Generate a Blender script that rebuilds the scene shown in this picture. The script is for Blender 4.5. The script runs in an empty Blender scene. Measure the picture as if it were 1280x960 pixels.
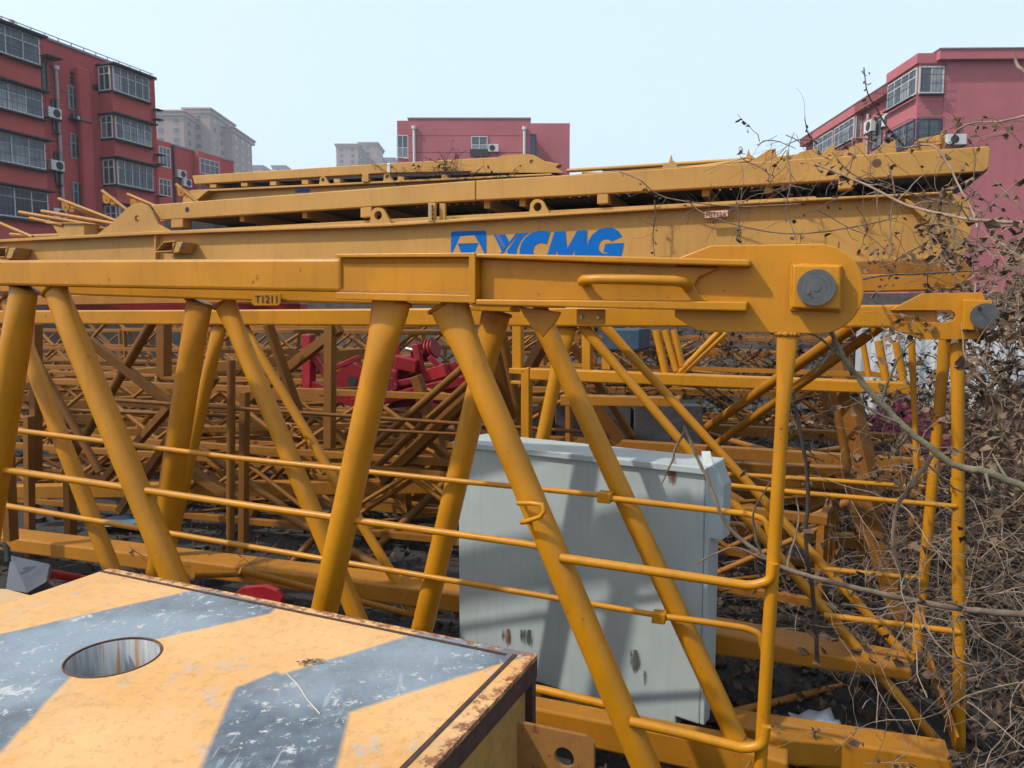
import bpy, math, random
from mathutils import Vector, Matrix
random.seed(7)
scene = bpy.context.scene
col = scene.collection
V = Vector
# ------------------------------------------------------------------ camera
CAMZ = 1.95
F = 930.0
PITCH = math.atan(85.0/F)
cp, sp = math.cos(PITCH), math.sin(PITCH)
CAM = V((0, 0, CAMZ))

def ray(x, y):
    a = (x-640)/F; b = (480-y)/F
    return V((a, cp+b*sp, -sp+b*cp))
def at(x, y, Y):
    d = ray(x, y); return CAM + d*(Y/d.y)
def onz(x, y, z):
    d = ray(x, y); return CAM + d*((z-CAMZ)/d.z)
# family of parallel vertical planes, the ones the crane sections lie along
ND = V((930, 2340, 0)).normalized()          # away from the viewer
UD = V((2340, -930, 0)).normalized()         # along the sections, to the right
ZD = V((0, 0, 1))
def on(K, x, y, off=0.0):
    d = ray(x, y); p = CAM + d*(K/(930*d.x+2340*d.y))
    return p + ND*off
def onwall(P0, n, x, y):
    d = ray(x, y); t = (V(P0)-CAM).dot(n)/d.dot(n); return CAM + d*t

# ------------------------------------------------------------------ mesh builder
class MB:
    def __init__(s): s.v = []; s.f = []; s.sm = []; s.mi = []
    def add(s, vs, fs, smooth=False, mi=0):
        b = len(s.v); s.v += [V(v) for v in vs]
        for f in fs:
            s.f.append([b+i for i in f]); s.sm.append(smooth); s.mi.append(mi)
        return s
    def prism(s, pts, vec, mi=0):
        n = len(pts); pts = [V(p) for p in pts]; vec = V(vec)
        # orient
        nn = V((0, 0, 0))
        for i in range(n):
            nn += (pts[i]-pts[0]).cross(pts[(i+1) % n]-pts[0])
        if nn.dot(vec) > 0: pts = pts[::-1]
        vs = pts+[p+vec for p in pts]
        fs = [list(range(n)), list(range(2*n-1, n-1, -1))]
        for i in range(n):
            j = (i+1) % n; fs.append([j, i, n+i, n+j])
        return s.add(vs, fs, False, mi)
    def slab(s, K, pts, t, off=0.0, mi=0):
        return s.prism([on(K, x, y, off) for x, y in pts], ND*t, mi)
    def box(s, c, ax, ay, az, mi=0):           # centre, half vectors
        c = V(c); ax = V(ax); ay = V(ay); az = V(az)
        return s.prism([c-ax-ay-az, c+ax-ay-az, c+ax+ay-az, c-ax+ay-az], az*2, mi)
    def bx(s, x0, x1, y0, y1, z0, z1, mi=0):
        return s.prism([(x0, y0, z0), (x1, y0, z0), (x1, y1, z0), (x0, y1, z0)], (0, 0, z1-z0), mi)
    def bar(s, p0, p1, w, h, up=None, mi=0):   # rectangular bar
        p0 = V(p0); p1 = V(p1); d = (p1-p0).normalized()
        up = V(up) if up is not None else (ZD if abs(d.z) < .95 else UD)
        sx = d.cross(up).normalized(); uz = sx.cross(d).normalized()
        a = sx*(w/2); b = uz*(h/2)
        return s.prism([p0-a-b, p0+a-b, p0+a+b, p0-a+b], p1-p0, mi)
    def tube(s, p0, p1, r, seg=16, r1=None, flare=None, mi=0, caps=True):
        p0 = V(p0); p1 = V(p1)
        return s.path([p0, p1], [r, r if r1 is None else r1], seg, mi=mi, caps=caps)
    def path(s, pts, r, seg=10, mi=0, caps=True, closed=False):
        pts = [V(p) for p in pts]; n = len(pts)
        rr = r if isinstance(r, (list, tuple)) else [r]*n
        rings = []; prev = None
        for i in range(n):
            if i == 0: d = pts[1]-pts[0]
            elif i == n-1: d = pts[-1]-pts[-2]
            else: d = (pts[i+1]-pts[i]).normalized()+(pts[i]-pts[i-1]).normalized()
            if d.length < 1e-9: d = V((0, 0, 1))
            d.normalize()
            if prev is None:
                up = ZD if abs(d.z) < .9 else V((1, 0, 0))
                sx = d.cross(up).normalized()
            else:
                sx = (prev-d*prev.dot(d))
                if sx.length < 1e-6: sx = d.orthogonal()
                sx.normalize()
            prev = sx; sy = d.cross(sx)
            rings.append([pts[i]+(sx*math.cos(2*math.pi*k/seg)+sy*math.sin(2*math.pi*k/seg))*rr[i] for k in range(seg)])
        vs = [p for R_ in rings for p in R_]; fs = []
        for i in range(n-1):
            for k in range(seg):
                k2 = (k+1) % seg
                fs.append([i*seg+k, i*seg+k2, (i+1)*seg+k2, (i+1)*seg+k])
        s.add(vs, fs, True, mi)
        if caps:
            s.add(rings[0], [list(range(seg))[::-1]], False, mi); s.add(rings[-1], [list(range(seg))], False, mi)
        return s
    def pxtube(s, K, a, b, w, off=0.0, seg=18, flare=(0, 0)):
        """tube in the plane K from pixel a to pixel b, w = its width in photo pixels; flare widens an end in the plane"""
        p0 = on(K, *a, off); p1 = on(K, *b, off)
        m = (p0+p1)/2; r = w/2*m.y/F
        if flare == (0, 0): return s.tube(p0, p1, r, seg)
        d = (p1-p0); L = d.length; d.normalize(); sx = d.cross(ND).normalized()
        prof = []
        fl = .30
        if flare[0]: prof += [(0, flare[0]), (.05, flare[0]*.97), (.10, (flare[0]*.7+.3)), (.17, flare[0]*.3+.7), (fl, 1)]
        else: prof += [(0, 1)]
        if flare[1]: prof += [(L-fl, 1), (L-.14, flare[1]*.5+.5), (L, flare[1])]
        else: prof += [(L, 1)]
        rings = []
        for t, k in prof:
            c = p0+d*t; kk = 1/(k**1.9)
            rings.append([c+sx*(math.cos(2*math.pi*i/seg)*r*k)+ND*(math.sin(2*math.pi*i/seg)*r*kk) for i in range(seg)])
        vs = [q for R_ in rings for q in R_]; fs = []
        for i in range(len(rings)-1):
            for k in range(seg):
                k2 = (k+1) % seg; fs.append([i*seg+k2, i*seg+k, (i+1)*seg+k, (i+1)*seg+k2])
        s.add(vs, fs, True)
        s.add(rings[0], [list(range(seg))]); s.add(rings[-1], [list(range(seg))[::-1]])
        return s
    def build(s, name, mats, parent=None, bevel=0, loc=None):
        me = bpy.data.meshes.new(name)
        o = bpy.data.objects.new(name, me); col.objects.link(o)
        org = V((0, 0, 0))
        if parent is not None: o.parent = parent; org = WL[parent.name]
        elif loc is not None: o.location = loc; org = V(loc)
        WL[o.name] = org
        me.from_pydata([v-org for v in s.v], [], s.f)
        if not isinstance(mats, (list, tuple)): mats = [mats]
        for m in mats: me.materials.append(m)
        me.polygons.foreach_set('use_smooth', s.sm)
        me.polygons.foreach_set('material_index', s.mi)
        me.validate(); me.update()
        if bevel:
            b = o.modifiers.new('edge', 'BEVEL'); b.width = bevel; b.segments = 2; b.limit_method = 'ANGLE'; b.angle_limit = math.radians(50)
            b.harden_normals = False
        return o
WL = {}
def tag(o, label=None, cat=None, group=None, kind=None):
    if label: o['label'] = label
    if cat: o['category'] = cat
    if group: o['group'] = group
    if kind: o['kind'] = kind
    return o
def thing(name, label, cat, loc, group=None):
    o = bpy.data.objects.new(name, None); col.objects.link(o); o.location = loc; o.empty_display_size = .2
    WL[o.name] = V(loc); tag(o, label, cat, group); return o
def copy_tree(o, parent=None):
    c = o.copy(); col.objects.link(c)
    if parent: c.parent = parent
    for ch in list(o.children): copy_tree(ch, c)
    return c

# ------------------------------------------------------------------ materials
def nn(nt, t, **kw):
    n = nt.nodes.new(t)
    for k, v in kw.items():
        if k.startswith('i_'): n.inputs[k[2:].replace('_', ' ')].default_value = v
        else: setattr(n, k, v)
    return n
def ramp(nt, fac, stops):
    r = nt.nodes.new('ShaderNodeValToRGB'); e = r.color_ramp.elements
    while len(e) < len(stops): e.new(.5)
    for i, (p, c) in enumerate(stops):
        e[i].position = p; e[i].color = (c, c, c, 1) if not isinstance(c, (tuple, list)) else (*c, 1)
    nt.links.new(fac, r.inputs[0]); return r.outputs[0]
def mixc(nt, fac, a, b):
    m = nt.nodes.new('ShaderNodeMix'); m.data_type = 'RGBA'
    for sock, val in ((m.inputs[0], fac), (m.inputs[6], a), (m.inputs[7], b)):
        if isinstance(val, bpy.types.NodeSocket): nt.links.new(val, sock)
        else: sock.default_value = val if isinstance(val, (int, float)) else (*val, 1)
    return m.outputs[2]
def math_(nt, op, a, b=None, clamp=False):
    m = nt.nodes.new('ShaderNodeMath'); m.operation = op; m.use_clamp = clamp
    for i, val in enumerate((a, b)):
        if val is None: continue
        if isinstance(val, bpy.types.NodeSocket): nt.links.new(val, m.inputs[i])
        else: m.inputs[i].default_value = val
    return m.outputs[0]
def noise(nt, vec, scale, detail=4, rough=.55, stretch=None):
    if stretch:
        mp = nt.nodes.new('ShaderNodeMapping'); mp.inputs['Scale'].default_value = stretch
        nt.links.new(vec, mp.inputs[0]); vec = mp.outputs[0]
    n = nt.nodes.new('ShaderNodeTexNoise'); n.inputs['Scale'].default_value = scale
    n.inputs['Detail'].default_value = detail; n.inputs['Roughness'].default_value = rough
    nt.links.new(vec, n.inputs[0]); return n.outputs[0]
def base(name):
    m = bpy.data.materials.new(name); m.use_nodes = True; nt = m.node_tree
    b = nt.nodes['Principled BSDF']; tc = nt.nodes.new('ShaderNodeNewGeometry')
    return m, nt, b, tc.outputs['Position']
def bump(nt, b, h, strength, dist=.01):
    n = nt.nodes.new('ShaderNodeBump'); n.inputs['Strength'].default_value = strength; n.inputs['Distance'].default_value = dist
    nt.links.new(h, n.inputs['Height']); nt.links.new(n.outputs[0], b.inputs['Normal'])
def paint(name, c, rough=.42, dust=.25, dustc=(.30, .22, .14), rust=0.0, vary=.12, scale=3, bumpy=.15):
    m, nt, b, P = base(name)
    n1 = noise(nt, P, scale, 6); n2 = noise(nt, P, scale*9, 5, .7); n3 = noise(nt, P, 60, 3)
    c2 = tuple(x*(1-vary*2) for x in c)
    cc = mixc(nt, ramp(nt, n1, [(.35, 0), (.7, 1)]), c, c2)
    d = math_(nt, 'MULTIPLY', ramp(nt, n2, [(.45, 0), (.75, 1)]), dust)
    cc = mixc(nt, d, cc, dustc)
    stk = ramp(nt, noise(nt, P, 3.5, 7, .75, (5, 5, .7)), [(.52, 0), (.72, 1)])
    cc = mixc(nt, math_(nt, 'MULTIPLY', stk, .38), cc, tuple(x*.45 for x in c))
    # dust settles on upward faces
    g = nt.nodes.new('ShaderNodeNewGeometry'); sx = nt.nodes.new('ShaderNodeSeparateXYZ'); nt.links.new(g.outputs['Normal'], sx.inputs[0])
    up = math_(nt, 'MULTIPLY', ramp(nt, sx.outputs[2], [(.55, 0), (.95, 1)]), math_(nt, 'MULTIPLY', ramp(nt, n1, [(.3, .4), (.7, 1)]), min(1, dust*1.6)))
    cc = mixc(nt, up, cc, tuple(min(1, x*.5+y*.5) for x, y in zip(c, dustc)))
    if rust > 0:
        n4 = noise(nt, P, 22, 8, .75)
        rr = ramp(nt, n4, [(.70-rust*.12, 0), (.73-rust*.12, 1)])
        cc = mixc(nt, rr, cc, (.09, .03, .015))
    nt.links.new(cc, b.inputs['Base Color'])
    b.inputs['Specular IOR Level'].default_value = .32
    nt.links.new(math_(nt, 'ADD', ramp(nt, n2, [(.3, 0), (.8, .25)]), rough), b.inputs['Roughness'])
    bump(nt, b, n3, bumpy, .002)
    return m
def plain(name, c, rough=.6, metal=0, vary=.2, scale=8, bumps=0):
    m, nt, b, P = base(name)
    n1 = noise(nt, P, scale, 6, .65)
    nt.links.new(mixc(nt, ramp(nt, n1, [(.3, 0), (.7, 1)]), c, tuple(x*(1-vary*2) for x in c)), b.inputs['Base Color'])
    b.inputs['Roughness'].default_value = rough; b.inputs['Metallic'].default_value = metal
    if bumps: bump(nt, b, noise(nt, P, scale*6, 5, .7), bumps, .02)
    return m

M = {}
M['yel'] = paint('crane_yellow', (.47, .19, .003), .30, .18, (.28, .13, .03), .5)
M['yel2'] = paint('crane_yellow_weathered', (.36, .138, .004), .42, .28, (.20, .11, .04), .6)
M['tan'] = paint('crane_yellow_faded', (.49, .25, .055), .46, .22, (.34, .20, .08), .25, scale=1.2)
M['bgy'] = paint('shaded_old_dusty_yellow', (.27, .10, .005), .5, .3, (.12, .065, .025), .7)  # base colour darkened to stand in for shade inside the stack
M['bgd'] = paint('shaded_brown_yellow', (.19, .070, .004), .55, .3, (.07, .04, .018), .7)  # browner copy of the yellow, shade put into its colour
M['red'] = paint('crimson_paint', (.27, .005, .011), .4, .2, (.2, .1, .09), .2)
M['steel'] = plain('machined_steel', (.15, .15, .148), .40, .7, .15, 30)
M['galv'] = plain('galvanised_bolt', (.36, .34, .30), .4, .8, .2, 40)
M['black'] = plain('black_grating', (.012, .012, .013), .6, .2)
M['rubber'] = plain('black_rubber', (.015, .015, .016), .7)
M['wallshade'] = None
M['darkblue'] = paint('dark_blue_paint', (.02, .05, .085), .5, .3, (.12, .11, .1))
M['blue'] = plain('logo_blue_paint', (.0, .115, .42), .6, 0, .06); M['blue'].node_tree.nodes['Principled BSDF'].inputs['Specular IOR Level'].default_value = .12
M['cream'] = plain('tag_cream', (.62, .45, .28), .6)
M['tagred'] = plain('tag_red', (.32, .04, .02), .6)
M['white'] = plain('white_plastic', (.55, .55, .53), .45, 0, .08)
M['whitepipe'] = plain('pale_pipe', (.38, .31, .32), .5, 0, .1)
M['concrete'] = plain('rough_concrete', (.27, .25, .23), .9, 0, .2, 2, .3)
M['coping'] = plain('roof_coping', (.30, .27, .27), .8)
def glass(name, c, r=.08):
    m, nt, b, P = base(name)
    n1 = noise(nt, P, .9, 3)
    nt.links.new(mixc(nt, ramp(nt, n1, [(.35, 0), (.65, 1)]), c, tuple(x*2.4 for x in c)), b.inputs['Base Color'])
    b.inputs['Roughness'].default_value = r; b.inputs['Specular IOR Level'].default_value = .6
    return m
M['glass'] = glass('window_glass', (.035, .042, .05))
M['curtain'] = glass('curtained_glass', (.12, .13, .135), .25)
def wallmat(name, c, streak=.25):
    m, nt, b, P = base(name)
    n1 = noise(nt, P, .5, 6, .6); n2 = noise(nt, P, 1.2, 6, .7, (1.6, 1.6, .18)); n3 = noise(nt, P, 14, 5, .7)
    cc = mixc(nt, ramp(nt, n1, [(.3, 0), (.7, 1)]), c, tuple(x*.84 for x in c))
    cc = mixc(nt, math_(nt, 'MULTIPLY', ramp(nt, n2, [(.5, 0), (.75, 1)]), streak), cc, tuple(x*.55 for x in c))
    nt.links.new(cc, b.inputs['Base Color']); b.inputs['Roughness'].default_value = .92; b.inputs['Specular IOR Level'].default_value = .2
    bump(nt, b, n3, .3, .02)
    return m
M['redwall'] = wallmat('red_render', (.42, .078, .068))
M['redwall2'] = wallmat('red_render_trim', (.47, .095, .078))
M['pinkwall'] = wallmat('pink_red_render', (.43, .135, .145), .16)
M['beige'] = wallmat('beige_render', (.34, .235, .20), .1)
M['beige2'] = wallmat('beige_trim', (.40, .29, .25), .1)
M['iron'] = plain('dark_iron', (.03, .027, .027), .7)
# ------------------------------------------------------------------ the near crane section
K1, KM, KF = 6300, 7400, 9300
Y_, YW = M['yel'], M['yel2']
def lerp(a, b, t): return a+(b-a)*t

sec = thing('lattice_section', 'nearest yellow lattice crane section with a wide rounded lug plate and a round steel pin', 'crane section', on(K1, 500, 960))
def part(name, mb, mat=None, parent=None, bevel=.004):
    return mb.build(name, mat or Y_, parent or sec, bevel)
# chord with reinforced sleeve and open I-beam end
part('chord', MB().slab(K1, [(-140, 326), (426, 323), (426, 364.5), (-140, 354)], .13), bevel=.012)
slv = MB()
slv.slab(K1, [(423, 322), (590, 321), (590, 368), (423, 364)], .10, .012)
slv.slab(K1, [(422, 317.5), (596, 316), (596, 321.5), (422, 322)], .15, -.012)
slv.slab(K1, [(422, 365), (596, 369), (596, 379), (422, 374)], .15, -.012)
slv.slab(K1, [(588, 316), (596, 316), (596, 379), (588, 379)], .15, -.014)
slv.slab(K1, [(590, 379), (640, 381.5), (640, 384), (590, 383)], .13, 0)
part('sleeve', slv, bevel=.003)
ib = MB()
ib.slab(K1, [(596, 322), (898, 334), (872, 346), (866, 356), (872, 367), (888, 377), (596, 375)], .015, .034)
ib.slab(K1, [(596, 317), (750, 320), (938, 325), (938, 333), (750, 328), (596, 322)], .13, -.012)
ib.slab(K1, [(596, 374), (935, 377), (933, 389), (750, 385), (596, 381)], .13, -.012)
part('beam_end', ib, bevel=.005)
# weld beads
wb = MB()
random.seed(3)
for x in range(424, 588, 2):
    y0 = lerp(323, 322, (x-424)/164)+.8
    wb.path([on(K1, x, y0, .004), on(K1, x+3.0, y0+4.6+random.random(), .008)], .0022, 5)
    y0 = lerp(363.5, 368, (x-424)/164)
    wb.path([on(K1, x, y0+1, .004), on(K1, x+2.6, y0-2.0-random.random(), .009)], .0022, 5)
wb.path([on(K1, 587, y_, .006)+V((random.uniform(-.002, .002),)*3) for y_ in range(323, 370, 3)], .005, 6)
part('weld_bead', wb, bevel=0)
# lug plate
def arc(cx, cy, rx, ry, a0, a1, n=18):
    return [(cx+rx*math.cos(math.radians(lerp(a0, a1, i/n))), cy-ry*math.sin(math.radians(lerp(a0, a1, i/n)))) for i in range(n+1)]
lug = [(842, 322), (886, 305)]+[(1020, 303)]+arc(1024, 360.5, 57.5, 57.5, 90, -90, 30)+[(885, 415.5), (868, 413), (840, 396)]
lp = part('lug_plate', MB().slab(K1, lug, .045, .05), bevel=.004)
part('pin_pad', MB().slab(K1, [(991, 331), (1051, 332), (1050, 387), (990, 385)], .05, .0), bevel=.006)
wl = MB()
for a, b in (((989, 331), (1052, 332)), ((988, 386), (1050, 388)), ((990, 331), (989, 386)), ((1051, 332), (1050, 388))):
    wl.path([on(K1, lerp(a[0], b[0], i/9), lerp(a[1], b[1], i/9), .045)+V((0, random.uniform(-.002, .002), random.uniform(-.002, .002))) for i in range(10)], .0065, 8)
part('pad_weld', wl, bevel=0)
c = on(K1, 1020, 359.5, 0)
pin = part('pin', MB().tube(c-ND*.018, c+ND*.16, 22.3*c.y/F, 48), M['steel'], bevel=.004)
part('pin_centre_boss', MB().tube(c-ND*.021, c-ND*.005, 5*c.y/F, 24), M['steel'], pin, bevel=.001)
for t_ in (.55, .8):
    r_ = 22.3*c.y/F*t_
    part('turning_ring', MB().path([c-ND*.0185+(UD*math.cos(a*math.pi/24)+ZD*math.sin(a*math.pi/24))*r_ for a in range(49)], .0003, 4, caps=False), M['steel'], pin, bevel=0)
# handle
hp = [on(K1, 727, 353, .055), on(K1, 727, 352, .0), on(K1, 733, 350, -.03), on(K1, 750, 349.5, -.035), on(K1, 800, 350, -.035), on(K1, 845, 351.5, -.035), on(K1, 855, 353.5, -.03), on(K1, 858, 356, .0), on(K1, 857, 360, .055)]
part('grab_handle', MB().path(hp, .0165, 14), bevel=0)
# dark gusset and hanging bolt plate
gus = part('gusset', MB().slab(K1, [(637, 383), (692, 390), (686, 402), (668, 423), (655, 410)], .012, .085))
bp = part('bolt_plate', MB().slab(K1, [(710, 386), (747, 386.5), (747, 404), (745, 406), (711, 406), (710, 404)], .012, .10))
for bxp in (717, 739):
    q = on(K1, bxp, 397, .10)
    part('bolt', MB().tube(q-ND*.010, q, .0062, 6), M['galv'], bp, bevel=.001)
# diagonals of the near face
def tube(a, b, w, K=K1, fl=(1.22, 0), name='brace', off=.078, mat=None, parent=None):
    o = part(name, MB().pxtube(K, a, b, w, off, 24, fl), mat, parent, bevel=0)
    if w > 14 and fl[0] > 1:
        p = on(K, *a, off); d = (on(K, *b, off)-p).normalized(); r = w/2*p.y/F; sx = d.cross(ND).normalized(); k = fl[0]
        R = []
        for i in range(65):
            t = i*math.pi/32; j = random.uniform(.985, 1.03)
            R.append(p+d*.008+sx*math.cos(t)*r*k*j+ND*math.sin(t)*r*j/k**1.9)
        R[-1] = R[0]
        MB().path(R, [random.uniform(.0055, .0105) for _ in R], 6, caps=False).build('weld_bead', M['yel2'], o)
    return o
tube((11, 358), (-55, 800), 33)
tube((49, 359), (292, 953), 31)
tube((477, 372), (347, 980), 35, fl=(1.5, 0))
tc_ = tube((547, 376), (833, 1048), 36, fl=(1.55, 0))
tube((984, 415), (944, 1050), 16.5, fl=(1.5, 0), name='end_post', off=.06)
# D ring on the brace
dr = [on(K1, 662, 655, .04), on(K1, 652, 653, .0), on(K1, 662, 650, -.012), on(K1, 678, 644, -.02), on(K1, 683, 637, -.02), on(K1, 680, 629, -.02), on(K1, 665, 628, -.012), on(K1, 648, 629, .0), on(K1, 652, 631, .04)]
part('rope_ring', MB().path(dr, .0085, 10), bevel=0)
# rods of the near face
def rod(pts, w, K, off=0.0, name='guard_rod', ws=None):
    P = [on(K, x, y, off) for x, y in pts]
    return part(name, MB().path(P, [w/2*p.y/F for p in P] if ws is None else [a/2*p.y/F for a, p in zip(ws, P)], 14), bevel=0)
def sub(pts):                               # rounded polyline
    out = [pts[0]]
    for i in range(1, len(pts)-1):
        a, b, c_ = V(pts[i-1]), V(pts[i]), V(pts[i+1])
        r = min((b-a).length, (c_-b).length)*.42
        p = b+(a-b).normalized()*r; q = b+(c_-b).normalized()*r
        for k in range(6):
            t = k/5; out.append(tuple((p*(1-t)**2+b*2*t*(1-t)+q*t*t)))
    out.append(pts[-1]); return out
rod([(-140, 571), (0, 593), (300, 638), (640, 686), (696, 696)], 9, K1, .078)
rod(sub([(697, 701), (800, 716), (938, 737), (963, 730), (966, 708)]), 12, K1, .035, ws=None)
rod([(640, 869), (672, 875), (752, 894)], 11, K1, .078)
rod(sub([(785, 908), (860, 925), (930, 943), (954, 938), (957, 914)]), 13, K1, .035)
# mid face
part('chord', MB().slab(KM, [(-140, 348), (340, 343), (700, 343), (700, 385), (640, 384), (340, 377), (-140, 361)], .1), bevel=.01)
part('node_plate', MB().slab(KM, [(585, 382), (640, 383), (640, 390), (585, 388)], .12, -.02))
tube((235, 376), (166, 830), 29, KM, (1.35, 0))
tube((266, 376), (440, 790), 23, KM, (1.5, 0))
tube((-8, 372), (142, 762), 20, KM)
tube((612, 388), (502, 862), 29, KM, (1.3, 0))
tube((662, 385), (918, 936), 26, KM, (1.2, 0))
rod([(-140, 519), (0, 535.5), (300, 573), (560, 600), (752, 619)], 7, KM, .0)
rod(sub([(764, 623), (850, 633), (938, 643), (957, 650), (962, 668)]), 8, KM, .0)
rod([(-140, 606), (0, 631), (400, 698), (816, 768)], 7.5, KM, .0)
rod(sub([(832, 771), (880, 777), (932, 785), (950, 792), (955, 815)]), 8.5, KM, .0)
for q in ([(748, 614), (765, 616), (764, 629), (747, 627)], [(816, 764), (833, 766), (832, 779), (815, 777)]):
    part('rod_clamp', MB().slab(KM, q, .05, -.02))
# bottom chord of the mid face, on the ground to the right
part('bottom_chord', MB().slab(KM, [(-140, 775), (660, 881), (900, 927), (985, 950), (985, 985), (660, 915), (-140, 797)], .11, -.02), YW, bevel=.01)
# far face
part('chord', MB().slab(KF, [(-140, 388.5), (300, 387), (1172, 380.5), (1172, 410), (300, 406.5), (-140, 404)], .10), bevel=.01)
lg2 = [(1113, 387), (1152, 367), (1226, 366), (1232, 380), (1232, 412), (1228, 424), (1152, 424), (1112, 411), (1112, 403), (1180, 403)]+arc(1184, 395, 9, 7, -90, 90, 10)+[(1113, 388)]
part('lug_plate', MB().slab(KF, lg2, .05, -.03))
part('pin_pad', MB().slab(KF, [(1201, 375), (1236, 376), (1236, 413), (1200, 412)], .04, -.07))
c = on(KF, 1226, 395, -.09)
part('pin', MB().tube(c, c+ND*.16, 16*c.y/F, 36), M['steel'], bevel=.003)
FT = dict(K=KF, off=.05)
tube((268, 403), (202, 700), 16, fl=(1.4, 0), **FT)
tube((294, 404), (515, 772), 12, fl=(1.5, 0), **FT)
tube((705, 407), (655, 640), 17, fl=(1.5, 0), K=KF, off=.05)
tube((724, 407), (1182, 944), 12, fl=(1.3, 0), K=KF, off=.05)
tube((752, 407), (1140, 832), 11, K=KF+500, off=.05)
tube((1198, 423), (1200, 944), 15, fl=(1.2, 0), K=KF, off=.02, name='end_post')
tube((1183, 424), (1146, 824), 13, K=KF+700, off=.02, name='end_post')
tube((1140, 424), (1147, 600), 7, K=KF+700, off=.02)
rod([(885, 604), (1000, 616), (1196, 633)], 6.5, KF, .0)
rod([(1030, 711), (1152, 723)], 7, KF+600, .0)
rod([(1030, 769), (1200, 790)], 8, KF, .0)
rod([(900, 592), (1030, 600), (1165, 610)], 6, KF+900, .0)
# wire loops twisted round the far brace
part('wire_hook', MB().path([on(KF, *p, -.02) for p in [(355, 536), (357, 531), (364, 529), (368, 533), (366, 540), (372, 545), (378, 541), (377, 534), (371, 533), (368, 538), (374, 545), (379, 546)]], .006, 8), M['yel2'], bevel=0)
part('bottom_chord', MB().slab(KF, [(-140, 651), (0, 671), (575, 743), (900, 792), (1140, 838), (1140, 852), (900, 820), (575, 767), (0, 688), (-140, 668)], .22), YW, bevel=.012)
part('short_brace', MB().tube(on(KF-600, 904, 893), on(KF+1800, 1093, 848), .018, 14), YW, bevel=0)
part('short_brace', MB().tube(on(KF, 520, 770), on(KM, 300, 713), .018, 14), YW, bevel=0)
part('short_brace', MB().tube(on(KF, 300, 718), on(KM, 240, 720), .016, 14), YW, bevel=0)
# cross braces between faces, seen from below and behind
for a, b, r in (((1103, 406, KF+400), (886, 562, KF+3800), .026), ((1078, 400, KF+400), (876, 540, KF+3800), .03),
                ):
    part('cross_brace', MB().tube(on(a[2], a[0], a[1]), on(b[2], b[0], b[1]), r, 14), YW, bevel=0)
part('bottom_cross', MB().bar(on(KM, 960, 948, .1), on(KF, 1185, 948, 0), .10, .10), YW, bevel=.008)
# bar on the ground to the right
b2 = MB().slab(8100, [(900, 905), (1190, 950), (1190, 985), (900, 945)], .16)
part('bottom_chord', b2, YW, bevel=.01)
part('angle_bar', MB().bar(on(KF+800, 1160, 822), on(KF-300, 1196, 930), .09, .012, UD), YW, bevel=.002)
for K_ in (1,):
    g_ = MB()
    g_.slab(KF, [(1204, 600), (1190, 600), (1190, 618), (1204, 619)], .02, .03)
    part('node_plate', g_)

# ---------------------------------------------------------------- text
def text_part(name, s, K, x0, y0, x1, y1, mat, parent, off, depth=.002, bold=0.0, origin=None):
    cu = bpy.data.curves.new('t', 'FONT'); cu.body = s; cu.size = 1; cu.extrude = .02; cu.offset = bold
    o = bpy.data.objects.new('t', cu); col.objects.link(o)
    dg = bpy.context.evaluated_depsgraph_get(); me = bpy.data.meshes.new_from_object(o.evaluated_get(dg))
    bpy.data.objects.remove(o)
    xs = [v.co.x for v in me.vertices]; ys = [v.co.y for v in me.vertices]
    a0, a1, b0, b1 = min(xs), max(xs), min(ys), max(ys)
    A = on(K, x0, y1, off); B = on(K, x1, y1, off); C = on(K, x0, y0, off)
    org = WL[parent.name]
    for v in me.vertices:
        u = (v.co.x-a0)/(a1-a0); w = (v.co.y-b0)/(b1-b0)
        v.co = A+(B-A)*u+(C-A)*w-ND*(depth*(1 if v.co.z > 0 else 0))-org
    me.materials.clear(); me.materials.append(mat)
    ob = bpy.data.objects.new(name, me); col.objects.link(ob); ob.parent = parent; WL[ob.name] = org
    return ob
tg = part('number_tag', MB().slab(KM, [(318, 367), (354, 367), (354, 379), (351, 382), (321, 382), (318, 379)], .006, -.02), Y_, bevel=.001)
text_part('tag_lettering', 'T1211', KM, 322.5, 369.5, 350, 378.5, M['iron'], tg, -.0205, .002, .0)
tg = part('number_tag', MB().slab(KF, [(575, 412), (594, 412), (594, 420), (575, 420)], .006, -.02), YW, bevel=.001)
text_part('tag_lettering', 'TY21', KF, 577, 414, 592, 418.5, M['rubber'], tg, -.021, .003, .01)
_a = onz(0, 0, 0) if False else None
def kz(K, x, z):                      # point of plane K above photo column x at height z
    d = ray(x, 395); p = CAM + d*(K/(930*d.x+2340*d.y)); return V((p.x, p.y, z))
part('bottom_chord', MB().bar(kz(K1, -140, .15)+ND*.06, kz(K1, 960, .15)+ND*.06, .13, .13), YW, bevel=.01)
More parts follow.
